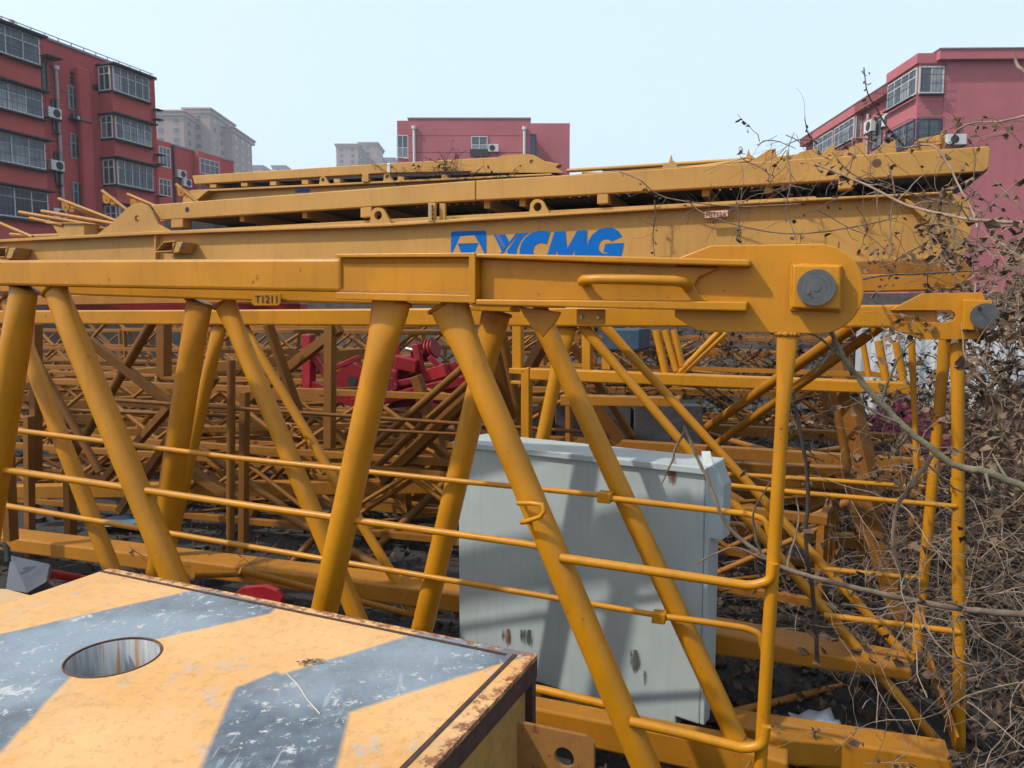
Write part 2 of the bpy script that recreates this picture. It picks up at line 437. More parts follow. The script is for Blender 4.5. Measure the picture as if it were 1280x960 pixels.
# ------------------------------------------------------------------ grey steel cabinet
def streakmat():
    m, nt, b, P = base('cabinet_grey_paint')
    n1 = noise(nt, P, 2.5, 6); n2 = noise(nt, P, 3.2, 7, .7, (9, 9, .5)); n3 = noise(nt, P, 30, 6, .8)
    cc = mixc(nt, ramp(nt, n1, [(.3, 0), (.7, 1)]), (.34, .38, .37), (.29, .33, .325))
    cc = mixc(nt, math_(nt, 'MULTIPLY', ramp(nt, n2, [(.52, 0), (.72, 1)]), .35), cc, (.20, .22, .215))
    cc = mixc(nt, ramp(nt, n3, [(.76, 0), (.80, 1)]), cc, (.12, .05, .03))
    nt.links.new(cc, b.inputs['Base Color']); b.inputs['Roughness'].default_value = .5
    bump(nt, b, noise(nt, P, 4, 2), .25, .03)
    return m
M['cab'] = streakmat()
def stain(name, c):
    m, nt, b, P = base(name)
    n2 = noise(nt, P, 12, 7, .75, (3, 3, .35))
    nt.links.new(mixc(nt, ramp(nt, n2, [(.42, 0), (.6, 1)]), c, tuple(x*.5 for x in c)), b.inputs['Base Color'])
    gc = nt.nodes.new('ShaderNodeTexCoord'); sg = nt.nodes.new('ShaderNodeSeparateXYZ'); nt.links.new(gc.outputs['Generated'], sg.inputs[0])
    ex = ramp(nt, math_(nt, 'ABSOLUTE', math_(nt, 'SUBTRACT', sg.outputs[0], .5)), [(.3, 0), (.5, -1 if False else 1)])
    q1 = math_(nt, 'POWER', math_(nt, 'MULTIPLY', math_(nt, 'ABSOLUTE', math_(nt, 'SUBTRACT', sg.outputs[0], .5)), 2), 2)
    q2 = math_(nt, 'POWER', math_(nt, 'MULTIPLY', math_(nt, 'ABSOLUTE', math_(nt, 'SUBTRACT', sg.outputs[2], .62)), 1.7), 2)
    v = math_(nt, 'SUBTRACT', math_(nt, 'ADD', math_(nt, 'MULTIPLY', noise(nt, P, 13, 9, .8, (3, 3, .6)), 2.2), -.62), math_(nt, 'MULTIPLY', math_(nt, 'ADD', q1, q2), .55))
    a = math_(nt, 'MULTIPLY', ramp(nt, math_(nt, 'SUBTRACT', v, math_(nt, 'MULTIPLY', ex, .0)), [(.25, 0), (.6, 1)]), .75)
    tr = nt.nodes.new('ShaderNodeBsdfTransparent'); mx = nt.nodes.new('ShaderNodeMixShader')
    nt.links.new(a, mx.inputs[0]); nt.links.new(tr.outputs[0], mx.inputs[1]); nt.links.new(b.outputs[0], mx.inputs[2])
    nt.links.new(mx.outputs[0], nt.nodes['Material Output'].inputs[0]); b.inputs['Roughness'].default_value = .8
    return m
M['ruststain'] = stain('rust_stain', (.23, .085, .03)); M['dirtstain'] = stain('dark_scuff', (.09, .09, .08))
YR, YL = 3.12, 3.9
fr = at(882, 585, YR); fb = at(887, 921, YR); fl = at(581, 552, YL); 
zt, zb = fr.z, fb.z
R0 = V((fr.x, fr.y, 0)); L0 = V((fl.x, fl.y, 0)); L0.x = at(573, 660, YL).x
cu_ = (R0-L0).normalized(); cn = V((-cu_.y, cu_.x, 0))          # cn away
if cn.y < 0: cn = -cn
W_ = (R0-L0).length; D_ = .19
cab = thing('steel_cabinet', 'pale grey steel cabinet with rust streaks standing behind the nearest lattice section', 'cabinet', (R0+L0)/2+ZD*zb)
ztl = fl.z
def cp3(u, n, z): return L0+cu_*u+cn*n+ZD*z
body = MB()
g = .02
body.prism([cp3(0, 0, zb+.0), cp3(W_-.11, 0, zb+.0), cp3(W_-.11, 0, zb+.055), cp3(W_, 0, zb+.055), cp3(W_, 0, zt), cp3(0, 0, ztl)], cn*D_)
body.build('body', M['cab'], cab, .008)
top = MB()
tov = .02
A_ = [cp3(-tov, -.02, ztl-.02), cp3(W_+.01, -.02, zt-.01), cp3(W_+.01, -.02, zt+.005), cp3(-tov, -.02, ztl-.005)]
# sloping lid: rises to the back
lid = [cp3(-tov, -.022, ztl+.004), cp3(W_+.01, -.022, zt+.004), cp3(W_+.01, D_+.02, zt+.012), cp3(-tov+.02, D_+.06, ztl+.012)]
top.add(lid+[p-ZD*.03 for p in lid], [[0, 1, 2, 3], [7, 6, 5, 4], [1, 0, 4, 5], [2, 1, 5, 6], [3, 2, 6, 7], [0, 3, 7, 4]])
top.build('lid', M['cab'], cab, .004)
fin = MB()
fin.prism([cp3(W_+.004, -.01, zt-.30), cp3(W_+.06, .06, zt-.32), cp3(W_+.06, .06, zt-.08), cp3(W_+.03, .03, zt+.02), cp3(W_+.004, -.01, zt+.0)], cn*.10)
fin.build('side_flap', M['cab'], cab, .004)
hk = MB().prism([cp3(W_-.02, .02, zt+.0), cp3(W_+.03, .02, zt+.0), cp3(W_+.0, .05, zt+.065), cp3(W_-.04, .05, zt+.06)], cn*.006)
hk.build('lifting_tab', M['cab'], cab, .002)
for z_ in (zb+.35, zb+.75): MB().tube(cp3(W_+.006, .03, z_), cp3(W_+.006, .03, z_+.05), .007, 10).build('hinge', M['iron'], cab)
side = MB().prism([cp3(W_+.001, .0, zb+.06), cp3(W_+.001, .07, zb+.06), cp3(W_+.001, .07, zt-.3), cp3(W_+.001, .0, zt-.3)], cu_*.02)
side.build('door_edge', M['cab'], cab, .003)
def onfront(x, y): return onwall(L0, cn, x, y)
def patch(name, x0, y0, x1, y1, mat):
    p = [onfront(x0, y0), onfront(x1, y0), onfront(x1, y1), onfront(x0, y1)]
    MB().prism([q-cn*.0025 for q in p], cn*.0015).build(name, mat, cab)
patch('rust_streak', 829, 571, 854, 615, M['ruststain'])
patch('rust_streak', 742, 566, 772, 572, M['ruststain'])
patch('rust_streak', 624, 786, 644, 810, M['ruststain'])
patch('scuff', 645, 787, 672, 812, M['dirtstain'])
patch('scuff', 785, 812, 804, 846, M['dirtstain'])
patch('scuff', 803, 838, 812, 862, M['dirtstain'])
# block of timber that carries the cabinet
dn = MB().prism([cp3(.05, .03, .0), cp3(W_-.05, .03, .0), cp3(W_-.05, .03, zb-.002), cp3(.05, .03, zb-.002)], cn*.28)
tag(dn.build('timber_sleeper', plain('old_timber', (.09, .06, .04), .9, 0, .3, 6, .4), None, .01), 'dark timber sleeper lying under the grey cabinet', 'timber')

# ------------------------------------------------------------------ counterweight block in the foreground
ZT = 1.0
B0 = onz(138, 710, ZT); B1 = onz(672, 818, ZT); B2 = onz(575, 960, ZT)
bu = (B1-B0); BW = bu.length; bu.normalize()
bv = V((-bu.y, bu.x, 0))
if bv.y > 0: bv = -bv          # towards the viewer
BL = 2.15
def bpnt(u, v, z=ZT): return V((B0.x, B0.y, 0))+bu*u+bv*v+ZD*z
def buv(x, y):
    p = onz(x, y, ZT)-B0; return p.dot(bu), p.dot(bv)
def blockmat():
    m, nt, b, P = base('chevron_painted_steel')
    tc = nt.nodes.new('ShaderNodeUVMap'); U = tc.outputs[0]
    sx = nt.nodes.new('ShaderNodeSeparateXYZ'); nt.links.new(U, sx.inputs[0]); u, v = sx.outputs[0], sx.outputs[1]
    wob = math_(nt, 'MULTIPLY', math_(nt, 'SUBTRACT', noise(nt, P, 9, 5), .5), .05)
    def poly(pts):                     # convex polygon in block coordinates -> signed inside distance
        pts = [buv(*p) for p in pts]; cx = sum(p[0] for p in pts)/len(pts); cy = sum(p[1] for p in pts)/len(pts)
        res = None
        for i in range(len(pts)):
            (x0, y0), (x1, y1) = pts[i], pts[(i+1) % len(pts)]
            nx, ny = -(y1-y0), x1-x0; l = math.hypot(nx, ny); nx /= l; ny /= l
            c0 = -(nx*x0+ny*y0)
            if nx*cx+ny*cy+c0 < 0: nx, ny, c0 = -nx, -ny, -c0
            d = math_(nt, 'ADD', math_(nt, 'ADD', math_(nt, 'MULTIPLY', u, nx), math_(nt, 'MULTIPLY', v, ny)), c0)
            res = d if res is None else math_(nt, 'MINIMUM', res, d)
        return res
    polys = [[(-60, 806), (250, 736), (350, 756), (337, 767), (100, 820)], [(-60, 805), (100, 813), (91, 843), (0, 941), (-60, 1005)],
             [(294, 860), (387, 832), (523, 790), (672, 815), (647, 823), (435, 897)], [(294, 859), (345, 840), (440, 880), (436, 896), (428, 985), (240, 985)]]
    m_ = None
    for p in polys:
        d = poly(p); m_ = d if m_ is None else math_(nt, 'MAXIMUM', m_, d)
    m_ = math_(nt, 'ADD', m_, math_(nt, 'MULTIPLY', wob, .35))
    mask = ramp(nt, math_(nt, 'ADD', math_(nt, 'MULTIPLY', m_, 70), .5), [(0, 0), (1, 1)])
    n1 = noise(nt, P, 2.2, 6); n2 = noise(nt, P, 7, 7, .7); nf = noise(nt, P, 90, 5, .7)
    yc = mixc(nt, ramp(nt, n1, [(.35, 0), (.65, 1)]), (.60, .35, .15), (.54, .285, .095))
    yc = mixc(nt, math_(nt, 'MULTIPLY', ramp(nt, n2, [(.45, 0), (.7, 1)]), .3), yc, (.60, .38, .20))
    # pale scuffs through to primer
    sc = math_(nt, 'MULTIPLY', ramp(nt, noise(nt, P, 11, 9, .78), [(.54, 0), (.60, 1)]), ramp(nt, noise(nt, P, 2.2, 3), [(.48, 0), (.6, 1)]))
    yc = mixc(nt, math_(nt, 'MULTIPLY', sc, .75), yc, (.38, .33, .30))
    gc = mixc(nt, ramp(nt, n1, [(.38, 0), (.62, 1)]), (.195, .235, .27), (.066, .08, .095))
    gc = mixc(nt, math_(nt, 'MULTIPLY', ramp(nt, n2, [(.4, 0), (.7, 1)]), .4), gc, (.24, .31, .37))
    ch = ramp(nt, noise(nt, P, 26, 10, .8), [(.56, 0), (.58, 1)])
    ch2 = ramp(nt, noise(nt, P, 9, 8, .75), [(.60, 0), (.615, 1)])
    chm = math_(nt, 'MULTIPLY', math_(nt, 'MAXIMUM', ch, ch2), ramp(nt, noise(nt, P, 3.1, 4), [(.38, .0), (.54, .95)]))
    gc = mixc(nt, chm, gc, (.42, .42, .41))
    scr = ramp(nt, noise(nt, P, 30, 6, .7, (1, .12, 1)), [(.62, 0), (.64, 1)])
    gc = mixc(nt, math_(nt, 'MULTIPLY', scr, .5), gc, (.34, .36, .37)); grm = noise(nt, P, 1.4, 8, .8)
    cc = mixc(nt, mask, yc, gc)
    cc = mixc(nt, math_(nt, 'MULTIPLY', ramp(nt, grm, [(.52, 0), (.68, 1)]), .35), cc, (.20, .16, .13))
    # rust along the edges
    ed = math_(nt, 'MINIMUM', math_(nt, 'SUBTRACT', BW, u), v)
    rn = math_(nt, 'SUBTRACT', noise(nt, P, 30, 8, .8), math_(nt, 'MULTIPLY', ed, 2.2))
    rm = ramp(nt, rn, [(.47, 0), (.50, 1)])
    cc = mixc(nt, rm, cc, mixc(nt, ramp(nt, nf, [(.4, 0), (.6, 1)]), (.15, .05, .025), (.27, .12, .06)))
    spk = ramp(nt, noise(nt, P, 55, 4, .7), [(.72, 0), (.74, 1)])
    cc = mixc(nt, spk, cc, (.16, .09, .05))
    nt.links.new(cc, b.inputs['Base Color']); b.inputs['Roughness'].default_value = .62; b.inputs['Specular IOR Level'].default_value = .35
    h = math_(nt, 'SUBTRACT', math_(nt, 'MULTIPLY', noise(nt, P, 18, 6, .6), .6), math_(nt, 'MULTIPLY', math_(nt, 'MAXIMUM', ch, rm), .25))
    bump(nt, b, h, .55, .006)
    return m
M['block'] = blockmat()
blk = thing('counterweight_block', 'big weathered steel counterweight block with grey chevrons and a round hole in its top', 'counterweight', bpnt(BW/2, BL/2, 0))
import bmesh
hu, hv = buv(142, 821); hu2, _ = buv(198, 818); hr = .155
# radius from the ellipse width
pL = buv(87, 822); pR = buv(199, 820); hr = math.hypot(pR[0]-pL[0], pR[1]-pL[1])/2
bm = bmesh.new()
ov = [bm.verts.new(bpnt(*q)-WL[blk.name]) for q in ((0, 0), (BW, 0), (BW, BL), (0, BL))]
hv_ = [bm.verts.new(bpnt(hu+hr*math.cos(a*math.pi/32), hv+hr*math.sin(a*math.pi/32))-WL[blk.name]) for a in range(64)]
es = [bm.edges.new((ov[i], ov[(i+1) % 4])) for i in range(4)]+[bm.edges.new((hv_[i], hv_[(i+1) % 64])) for i in range(64)]
bmesh.ops.triangle_fill(bm, use_beauty=True, edges=es)
uvl = bm.loops.layers.uv.new('UVMap')
for f in bm.faces:
    if f.normal.z < 0: f.normal_flip()
    for l in f.loops:
        d = l.vert.co+WL[blk.name]-V((B0.x, B0.y, ZT)); l[uvl].uv = (d.dot(bu), d.dot(bv))
me = bpy.data.meshes.new('top_plate'); bm.to_mesh(me); bm.free(); me.materials.append(M['block'])
o = bpy.data.objects.new('top_plate', me); col.objects.link(o); o.parent = blk; WL[o.name] = WL[blk.name]
sm = o.modifiers.new('t', 'SOLIDIFY'); sm.thickness = .012; sm.offset = -1
M['holewall'] = stain('x', (.2, .2, .2))
def holemat():
    m, nt, b, P = base('drip_stained_tube')
    n = noise(nt, P, 5, 5, .7, (7, 7, .6))
    cc = mixc(nt, ramp(nt, n, [(.35, 0), (.6, 1)]), (.30, .31, .31), (.16, .17, .18))
    cc = mixc(nt, ramp(nt, noise(nt, P, 6, 3, .5, (7, 7, .25)), [(.60, 0), (.63, 1)]), cc, (.22, .10, .03))
    nt.links.new(cc, b.inputs['Base Color']); b.inputs['Roughness'].default_value = .6
    return m
M['hole'] = holemat()
pipe = MB()
N_ = 64; r_in = hr-.004
vs = []; fs = []
for z_ in (ZT-.0025, ZT-.45):
    for k in range(N_): vs.append(bpnt(hu+r_in*math.cos(k*2*math.pi/N_), hv+r_in*math.sin(k*2*math.pi/N_), z_))
for k in range(N_): fs.append([k, (k+1) % N_, N_+(k+1) % N_, N_+k])
pipe.add(vs, fs, True)
ph = pipe.build('hole_tube', M['hole'], blk)
sm = ph.modifiers.new('t', 'SOLIDIFY'); sm.thickness = .003
fl_ = MB(); fl_.add([bpnt(hu+r_in*math.cos(k*2*math.pi/N_), hv+r_in*math.sin(k*2*math.pi/N_), ZT-.45) for k in range(N_)], [list(range(N_))])
fl_.build('tube_floor', M['concrete'], blk)
rim = MB().path([bpnt(hu+hr*math.cos(k*math.pi/32), hv+hr*math.sin(k*math.pi/32), ZT+.0005) for k in range(65)], .0028, 6, caps=False)
rim.build('hole_rim', plain('rusty_edge', (.13, .05, .025), .8, 0, .3, 60), blk)
M['rusty'] = paint('rusted_yellow_side', (.42, .22, .055), .6, .5, (.16, .10, .06), .75)
M['rustedge'] = plain('rust_brown_edge', (.085, .035, .022), .85, 0, .35, 40, .4)
sd = MB()
# sides set in under the top plate
ins = .03
for (a, b_) in (((0+ins, ins), (BW-ins, ins)), ((BW-ins, ins), (BW-ins, BL)), ((ins, ins), (ins, BL))):
    p0 = bpnt(a[0], a[1], 0); p1 = bpnt(b_[0], b_[1], 0)
    d = (p1-p0).normalized(); nrm = V((-d.y, d.x, 0))*.006
    sd.prism([p0+nrm, p1+nrm, p1-nrm, p0-nrm], ZD*(ZT-.014))
sd.build('side_panel', M['rusty'], blk, .002)
lip = MB()
lip.prism([bpnt(BW-.012, .0, ZT-.013), bpnt(BW, .0, ZT-.013), bpnt(BW, BL, ZT-.013), bpnt(BW-.012, BL, ZT-.013)], -ZD*.055)
lip.prism([bpnt(0, 0, ZT-.013), bpnt(BW-.013, 0, ZT-.013), bpnt(BW-.013, .012, ZT-.013), bpnt(0, .012, ZT-.013)], -ZD*.055)
lip.prism([bpnt(0, .013, ZT-.013), bpnt(.012, .013, ZT-.013), bpnt(.012, BL, ZT-.013), bpnt(0, BL, ZT-.013)], -ZD*.055)
lip.build('edge_angle', M['rustedge'], blk, .002)
cpst = MB()
cpst.prism([bpnt(BW-.045, .004, 0), bpnt(BW-.002, .004, 0), bpnt(BW-.002, .03, 0), bpnt(BW-.045, .03, 0)], ZD*(ZT-.07))
cpst.build('corner_post', M['rustedge'], blk, .003)
stp = MB()
# welded strips on the top by the edges
for q in (((BW-.062, .03), (BW-.05, .03), (BW-.05, BL), (BW-.062, BL)), ((.0, .035), (BW-.08, .035), (BW-.08, .046), (0, .046))):
    stp.prism([bpnt(*p, ZT+.0005) for p in q], ZD*.0022)
stp.build('seam', M['block'] if False else M['rustedge'], blk)
# bracket plate with a hole on the side
br = thing('bracket_plate', 'x', 'bracket', bpnt(BW, .5, .8)) if False else None
def plate_with_hole(outer, hole_c, hole_r, vec, name, mat, parent):
    """outer polygon points (3D, coplanar), circular hole"""
    bm = bmesh.new(); org = WL[parent.name]
    n = V((0, 0, 0))
    for i in range(len(outer)): n += (outer[i]-outer[0]).cross(outer[(i+1) % len(outer)]-outer[0])
    n.normalize(); e1 = (outer[1]-outer[0]).normalized(); e2 = n.cross(e1)
    o_ = [bm.verts.new(p-org) for p in outer]
    h_ = [bm.verts.new(hole_c+(e1*math.cos(a*math.pi/16)+e2*math.sin(a*math.pi/16))*hole_r-org) for a in range(32)]
    E = [bm.edges.new((o_[i], o_[(i+1) % len(o_)])) for i in range(len(o_))]+[bm.edges.new((h_[i], h_[(i+1) % 32])) for i in range(32)]
    bmesh.ops.triangle_fill(bm, use_beauty=True, edges=E)
    ext = bmesh.ops.extrude_face_region(bm, geom=list(bm.faces))
    bmesh.ops.translate(bm, verts=[g for g in ext['geom'] if isinstance(g, bmesh.types.BMVert)], vec=V(vec))
    bmesh.ops.recalc_face_normals(bm, faces=bm.faces)
    me = bpy.data.meshes.new(name); bm.to_mesh(me); bm.free(); me.materials.append(mat)
    o = bpy.data.objects.new(name, me); col.objects.link(o); o.parent = parent; WL[o.name] = org
    return o
YP = at(650, 920, 1.9)
bplane_n = (bv).normalized()
def onb(x, y, v=.22): return onwall(bpnt(BW, v), bv, x, y)
plate_with_hole([onb(646, 903), onb(732, 921), onb(742, 931), onb(743, 1060), onb(646, 1060)], onb(705, 947), .026, bv*-.012, 'bracket_plate', paint('rusty_bracket', (.24, .105, .02), .6, .4, (.10, .05, .03), 1.0), blk)
# bird dropping / clod and scratch
cl = MB()
random.seed(5)
cu0 = onz(390, 829, ZT)
for k in range(40):
    p = cu0+V((random.gauss(0, .014), random.gauss(0, .006), .002+abs(random.gauss(0, .003))))
    cl.path([p, p+V((random.uniform(-.01, .01), random.uniform(-.006, .006), random.uniform(0, .004)))], .0015, 5)
tag(cl.build('dirt_clod', plain('dry_dirt', (.22, .17, .13), .95), None), 'small clod of dry dirt lying on the counterweight top', 'dirt')
sc = MB()
pts = [(356, 840), (372, 856), (385, 876), (400, 893)]
P3 = [onz(x, y, ZT)+ZD*.001 for x, y in pts]
sc.path(P3, .0016, 5).build('paint_drip', plain('pale_drip', (.55, .5, .38), .7), blk)

# neighbour block, grey plate, red tube, red plate at lower left
nb = thing('counterweight_block', 'second yellow counterweight block at the left edge behind the big one', 'counterweight', at(-60, 800, 3.3))
zn = .93
P = [onz(-220, 728, zn), onz(8, 736, zn), onz(42, 745, zn), onz(0, 757, zn), onz(-220, 800, zn)]
MB().prism(P, -ZD*.012).build('top_plate', M['block'] if False else paint('pale_worn_yellow', (.52, .27, .08), .6, .4, (.5, .42, .33), .3), nb, .002)
P2 = [p-ZD*.014 for p in P]
MB().prism([p for p in P2], -ZD*.9).build('side_panel', M['rusty'], nb)
gp = thing('steel_plate', 'dark grey folded steel plate beside the left edge of the counterweight block', 'plate', at(35, 720, 3.2))
a1, a2, a3, a4, a5 = (at(13, 694, 3.25), at(62, 705, 3.15), at(58, 727, 3.0), at(34, 741, 2.95), at(7, 737, 3.05))
MB().prism([a1, a2, a3, a4, a5], V((0, .02, -.012))).build('face', plain('slate_grey_paint', (.055, .065, .08), .45), gp, .002)
MB().prism([a3+V((0, .0, -.004)), a4+V((0, 0, -.004)), a4+V((.03, .05, -.06)), a3+V((.03, .05, -.06))], V((0, .01, -.01))).build('flange', plain('slate_dark', (.05, .055, .06), .5), gp)
MB().path([at(-6, 682, 3.1), at(4, 680, 3.1), at(9, 686, 3.1), at(10, 702, 3.08)], .012, 12).build('hose', M['rubber'], gp)
rt = MB().tube(at(58, 716, 3.6), at(130, 729, 3.9), .022, 18)
tag(rt.build('red_tube', M['red'], None), 'thin crimson tube poking out behind the big counterweight block', 'tube')
rp = MB().slab(7000, [(292, 742), (303, 734), (330, 732), (345, 738), (352, 748), (350, 760), (296, 760)], .03)
tag(rp.build('red_plate', M['red'], None, .006), 'small rounded crimson plate behind the back edge of the counterweight block', 'plate')
# ------------------------------------------------------------------ ground
def groundmat():
    m, nt, b, P = base('yard_dirt')
    n1 = noise(nt, P, .35, 6); n2 = noise(nt, P, 3, 8, .75); n3 = noise(nt, P, 22, 6, .8)
    cc = mixc(nt, ramp(nt, n1, [(.35, 0), (.65, 1)]), (.024, .021, .019), (.050, .043, .037))
    cc = mixc(nt, ramp(nt, n2, [(.45, 0), (.65, 1)]), cc, (.018, .015, .013))
    cc = mixc(nt, ramp(nt, n3, [(.55, 0), (.7, 1)]), cc, (.12, .10, .085))
    nt.links.new(cc, b.inputs['Base Color']); b.inputs['Roughness'].default_value = .95
    bump(nt, b, n3, .8, .05)
    return m
M['ground'] = groundmat()
tag(MB().add([(-3000, -3000, 0), (3000, -3000, 0), (3000, 3000, 0), (-3000, 3000, 0)], [[0, 1, 2, 3]]).build('ground', M['ground']), kind='structure')

# ------------------------------------------------------------------ big lettered box girder and the walkway frame stacked on it
T = M['tan']
G = 16000
gd = thing('box_girder', 'long faded yellow girder with a blue logo on its web, behind the nearest section', 'girder', on(G, 600, 345))
def gp_(name, mb, mat=None, parent=None, bevel=.006): return mb.build(name, mat or T, parent or gd, bevel)
def gy(x): return 303-.0529*x       # top flange line
gp_('web', MB().slab(G, [(-120, 306), (0, 301), (205, 291), (930, 254), (1195, 241), (1212, 250), (1216, 285), (1208, 315), (1190, 321), (600, 336), (-120, 354)], .03, .05))
gp_('web', MB().slab(G+1100, [(-120, 309), (1180, 243), (1190, 321), (-120, 352)], .03, .0))
gp_('top_flange', MB().slab(G, [(-120, 305), (0, 299.5), (205, 289), (480, 280), (930, 252.5), (1190, 239.5), (1190, 242.5), (930, 256), (480, 283.5), (205, 293), (0, 303), (-120, 308.5)], .50, -.03))
gp_('top_plate', MB().slab(G, [(205, 287), (1020, 242.5), (1022, 248), (205, 291)], .4, .12), bevel=.003)
gp_('bottom_flange', MB().slab(G, [(-120, 353), (600, 334), (1073, 324.5), (1190, 320), (1190, 323.5), (1073, 328.5), (600, 338), (-120, 357)], .45, -.03))
gp_('stiffener', MB().slab(G, [(193, 292), (195, 292), (195, 350), (193, 350)], .06, -.005))
gp_('stiffener', MB().slab(G, [(1131, 249), (1138, 252), (1172, 280), (1175, 290), (1170, 296), (1165, 283), (1132, 254)], .12, -.04))
gp_('dark_gap_filler', MB().slab(14500, [(960, 330), (1215, 322), (1215, 341), (960, 348)], .15), M['bgy'])  # added dark beam standing in for the shaded gap under the girder
gp_('dark_gap_filler', MB().slab(14500, [(560, 345), (900, 330), (900, 352), (560, 362)], .15), M['bgy'])  # same added dark filler for the gap, farther left
# big lug at the left end
lugp = [(118, 294), (135, 281), (158, 259), (166, 254), (173, 253), (181, 256), (188, 264), (196, 280), (212, 289), (212, 290.5)]
bl = plate_with_hole([on(G, x, y, .02) for x, y in lugp], on(G, 169.5, 273, .02), 4.2*on(G, 170, 273).y/F, ND*.03, 'end_lug', T, gd)
# hanging box brackets (open parallelogram tubes)
for x, y in ((14, 318), (221, 311)):
    mb = MB(); q = [(x-12, y+6), (x+9, y+5), (x+13, y-7), (x-1, y-6)]
    for i in range(4):
        a, b_ = q[i], q[(i+1) % 4]; 
        mb.bar(on(G, *a, -.10), on(G, *b_, -.10), .012, .16, ND) if False else mb.prism([on(G, *a, -.17), on(G, *b_, -.17), on(G, *b_, -.17)+V((0, 0, .012)), on(G, *a, -.17)+V((0, 0, .012))], ND*.2)
    mb.slab(G, [(x+9, y-6), (x+13, y-7), (x+22, y-7), (x+16, y+6), (x+9, y+6)], .2, -.16)
    bk = gp_('bracket', mb, bevel=.003)
    c = on(G, x+20, y-2, -.18); gp_('bolt', MB().tube(c, c+ND*.05, .02, 6), M['galv'], bk, .002)
# lifting eyes and bolted joints
def eye(K, x, y, s, off, parent, mat):
    pts = [on(K, *p, off) for p in ([(x-s*.8, y)]+arc(x-s*.05, y-s*.95, s*.62, s*.62, 190, 20, 12)+[(x+s*1.15, y-1)])]
    return plate_with_hole(pts, on(K, x-s*.05, y-s*.92, off), s*.36*pts[0].y/F, ND*.035, 'lifting_eye', mat, parent)
eye(G, 474, 283, 15, -.01, gd, T); eye(G, 673, 272.5, 15, -.01, gd, T)
for x, y in ((541, 253), ):
    mb = MB().slab(G, [(537, 254), (546, 254), (546, 279), (537, 279)], .03, -.03).slab(G, [(548, 254), (555, 254), (555, 278), (548, 278)], .03, .02)
    jp = gp_('joint_plate', mb, bevel=.003)
    for yy in (258, 263, 268, 273):
        c = on(G, 542, yy, -.06); gp_('bolt', MB().tube(c, c+ND*.09, .014, 6), M['galv'], jp, .002)
# logo
lg = []
B_ = MB()
def lz(x, y): return (550+x/5.333, 270+y/5.333)
def L(pts, off, mb): mb.slab(G, [lz(*p) for p in pts], .002, off)
L([(62, 106), (72, 99), (280, 93), (290, 98), (294, 110), (294, 300), (58, 300), (58, 112)], .046, B_)
badge = B_.build('logo_badge', M['blue'], gd)
I_ = MB()
L([(100, 182), (124, 132), (218, 126), (248, 178)], .042, I_)
L([(62, 262), (100, 184), (106, 184), (135, 262)], .042, I_)
L([(246, 180), (250, 178), (290, 262), (212, 262)], .042, I_)
I_.build('badge_inlay', T, badge)
X_ = MB()
L([(345, 121), (360, 120), (418, 232), (404, 244)], .046, X_)
L([(366, 121), (374, 120), (424, 222), (420, 232)], .046, X_)
L([(378, 119), (422, 118), (448, 168), (424, 214)], .046, X_)
L([(450, 168), (492, 112), (512, 111), (385, 262), (378, 262)], .0455, X_)
L([(518, 111), (582, 107), (548, 130), (520, 170), (500, 215), (490, 268), (455, 268), (430, 232)], .046, X_)
X_.build('logo_letter', M['blue'], gd)
C_ = MB()
L([(724, 98), (650, 97), (600, 108), (560, 135), (530, 175), (519, 215), (516, 265), (545, 330), (640, 345), (655, 300), (625, 285), (610, 250), (608, 225), (618, 196), (640, 178), (660, 175), (700, 182)], .046, C_)
C_.build('logo_letter', M['blue'], gd)
M_ = MB()
L([(752, 100), (824, 97), (836, 213), (905, 92), (971, 91), (965, 300), (880, 300), (890, 215), (842, 300), (780, 300), (768, 215), (742, 300), (690, 300)], .046, M_)
M_.build('logo_letter', M['blue'], gd)
G_ = MB()
L([(1205, 133), (1180, 95), (1145, 77), (1105, 73), (1050, 85), (1005, 120), (978, 165), (966, 220), (972, 262), (1000, 290), (1050, 315), (1130, 318), (1185, 290), (1206, 240), (1216, 175), (1092, 181), (1080, 235), (1120, 240), (1100, 248), (1070, 244), (1050, 225), (1046, 195), (1060, 165), (1085, 150), (1110, 150), (1134, 163)], .046, G_)
G_.build('logo_letter', M['blue'], gd)
tg = gp_('number_tag', MB().slab(G, [(881, 264.5), (911, 262.5), (911, 272), (881, 274)], .006, -.034), M['tagred'], bevel=0)
tr = MB().slab(G, [(881.8, 265.2), (910.2, 263.3), (910.2, 271.2), (881.8, 273.2)], .002, -.037).build('tag_face', M['cream'], tg)
text_part('tag_lettering', 'PBT12A', G, 883.2, 265.6, 908.8, 271.4, M['tagred'], tg, -.038, .002, .02)

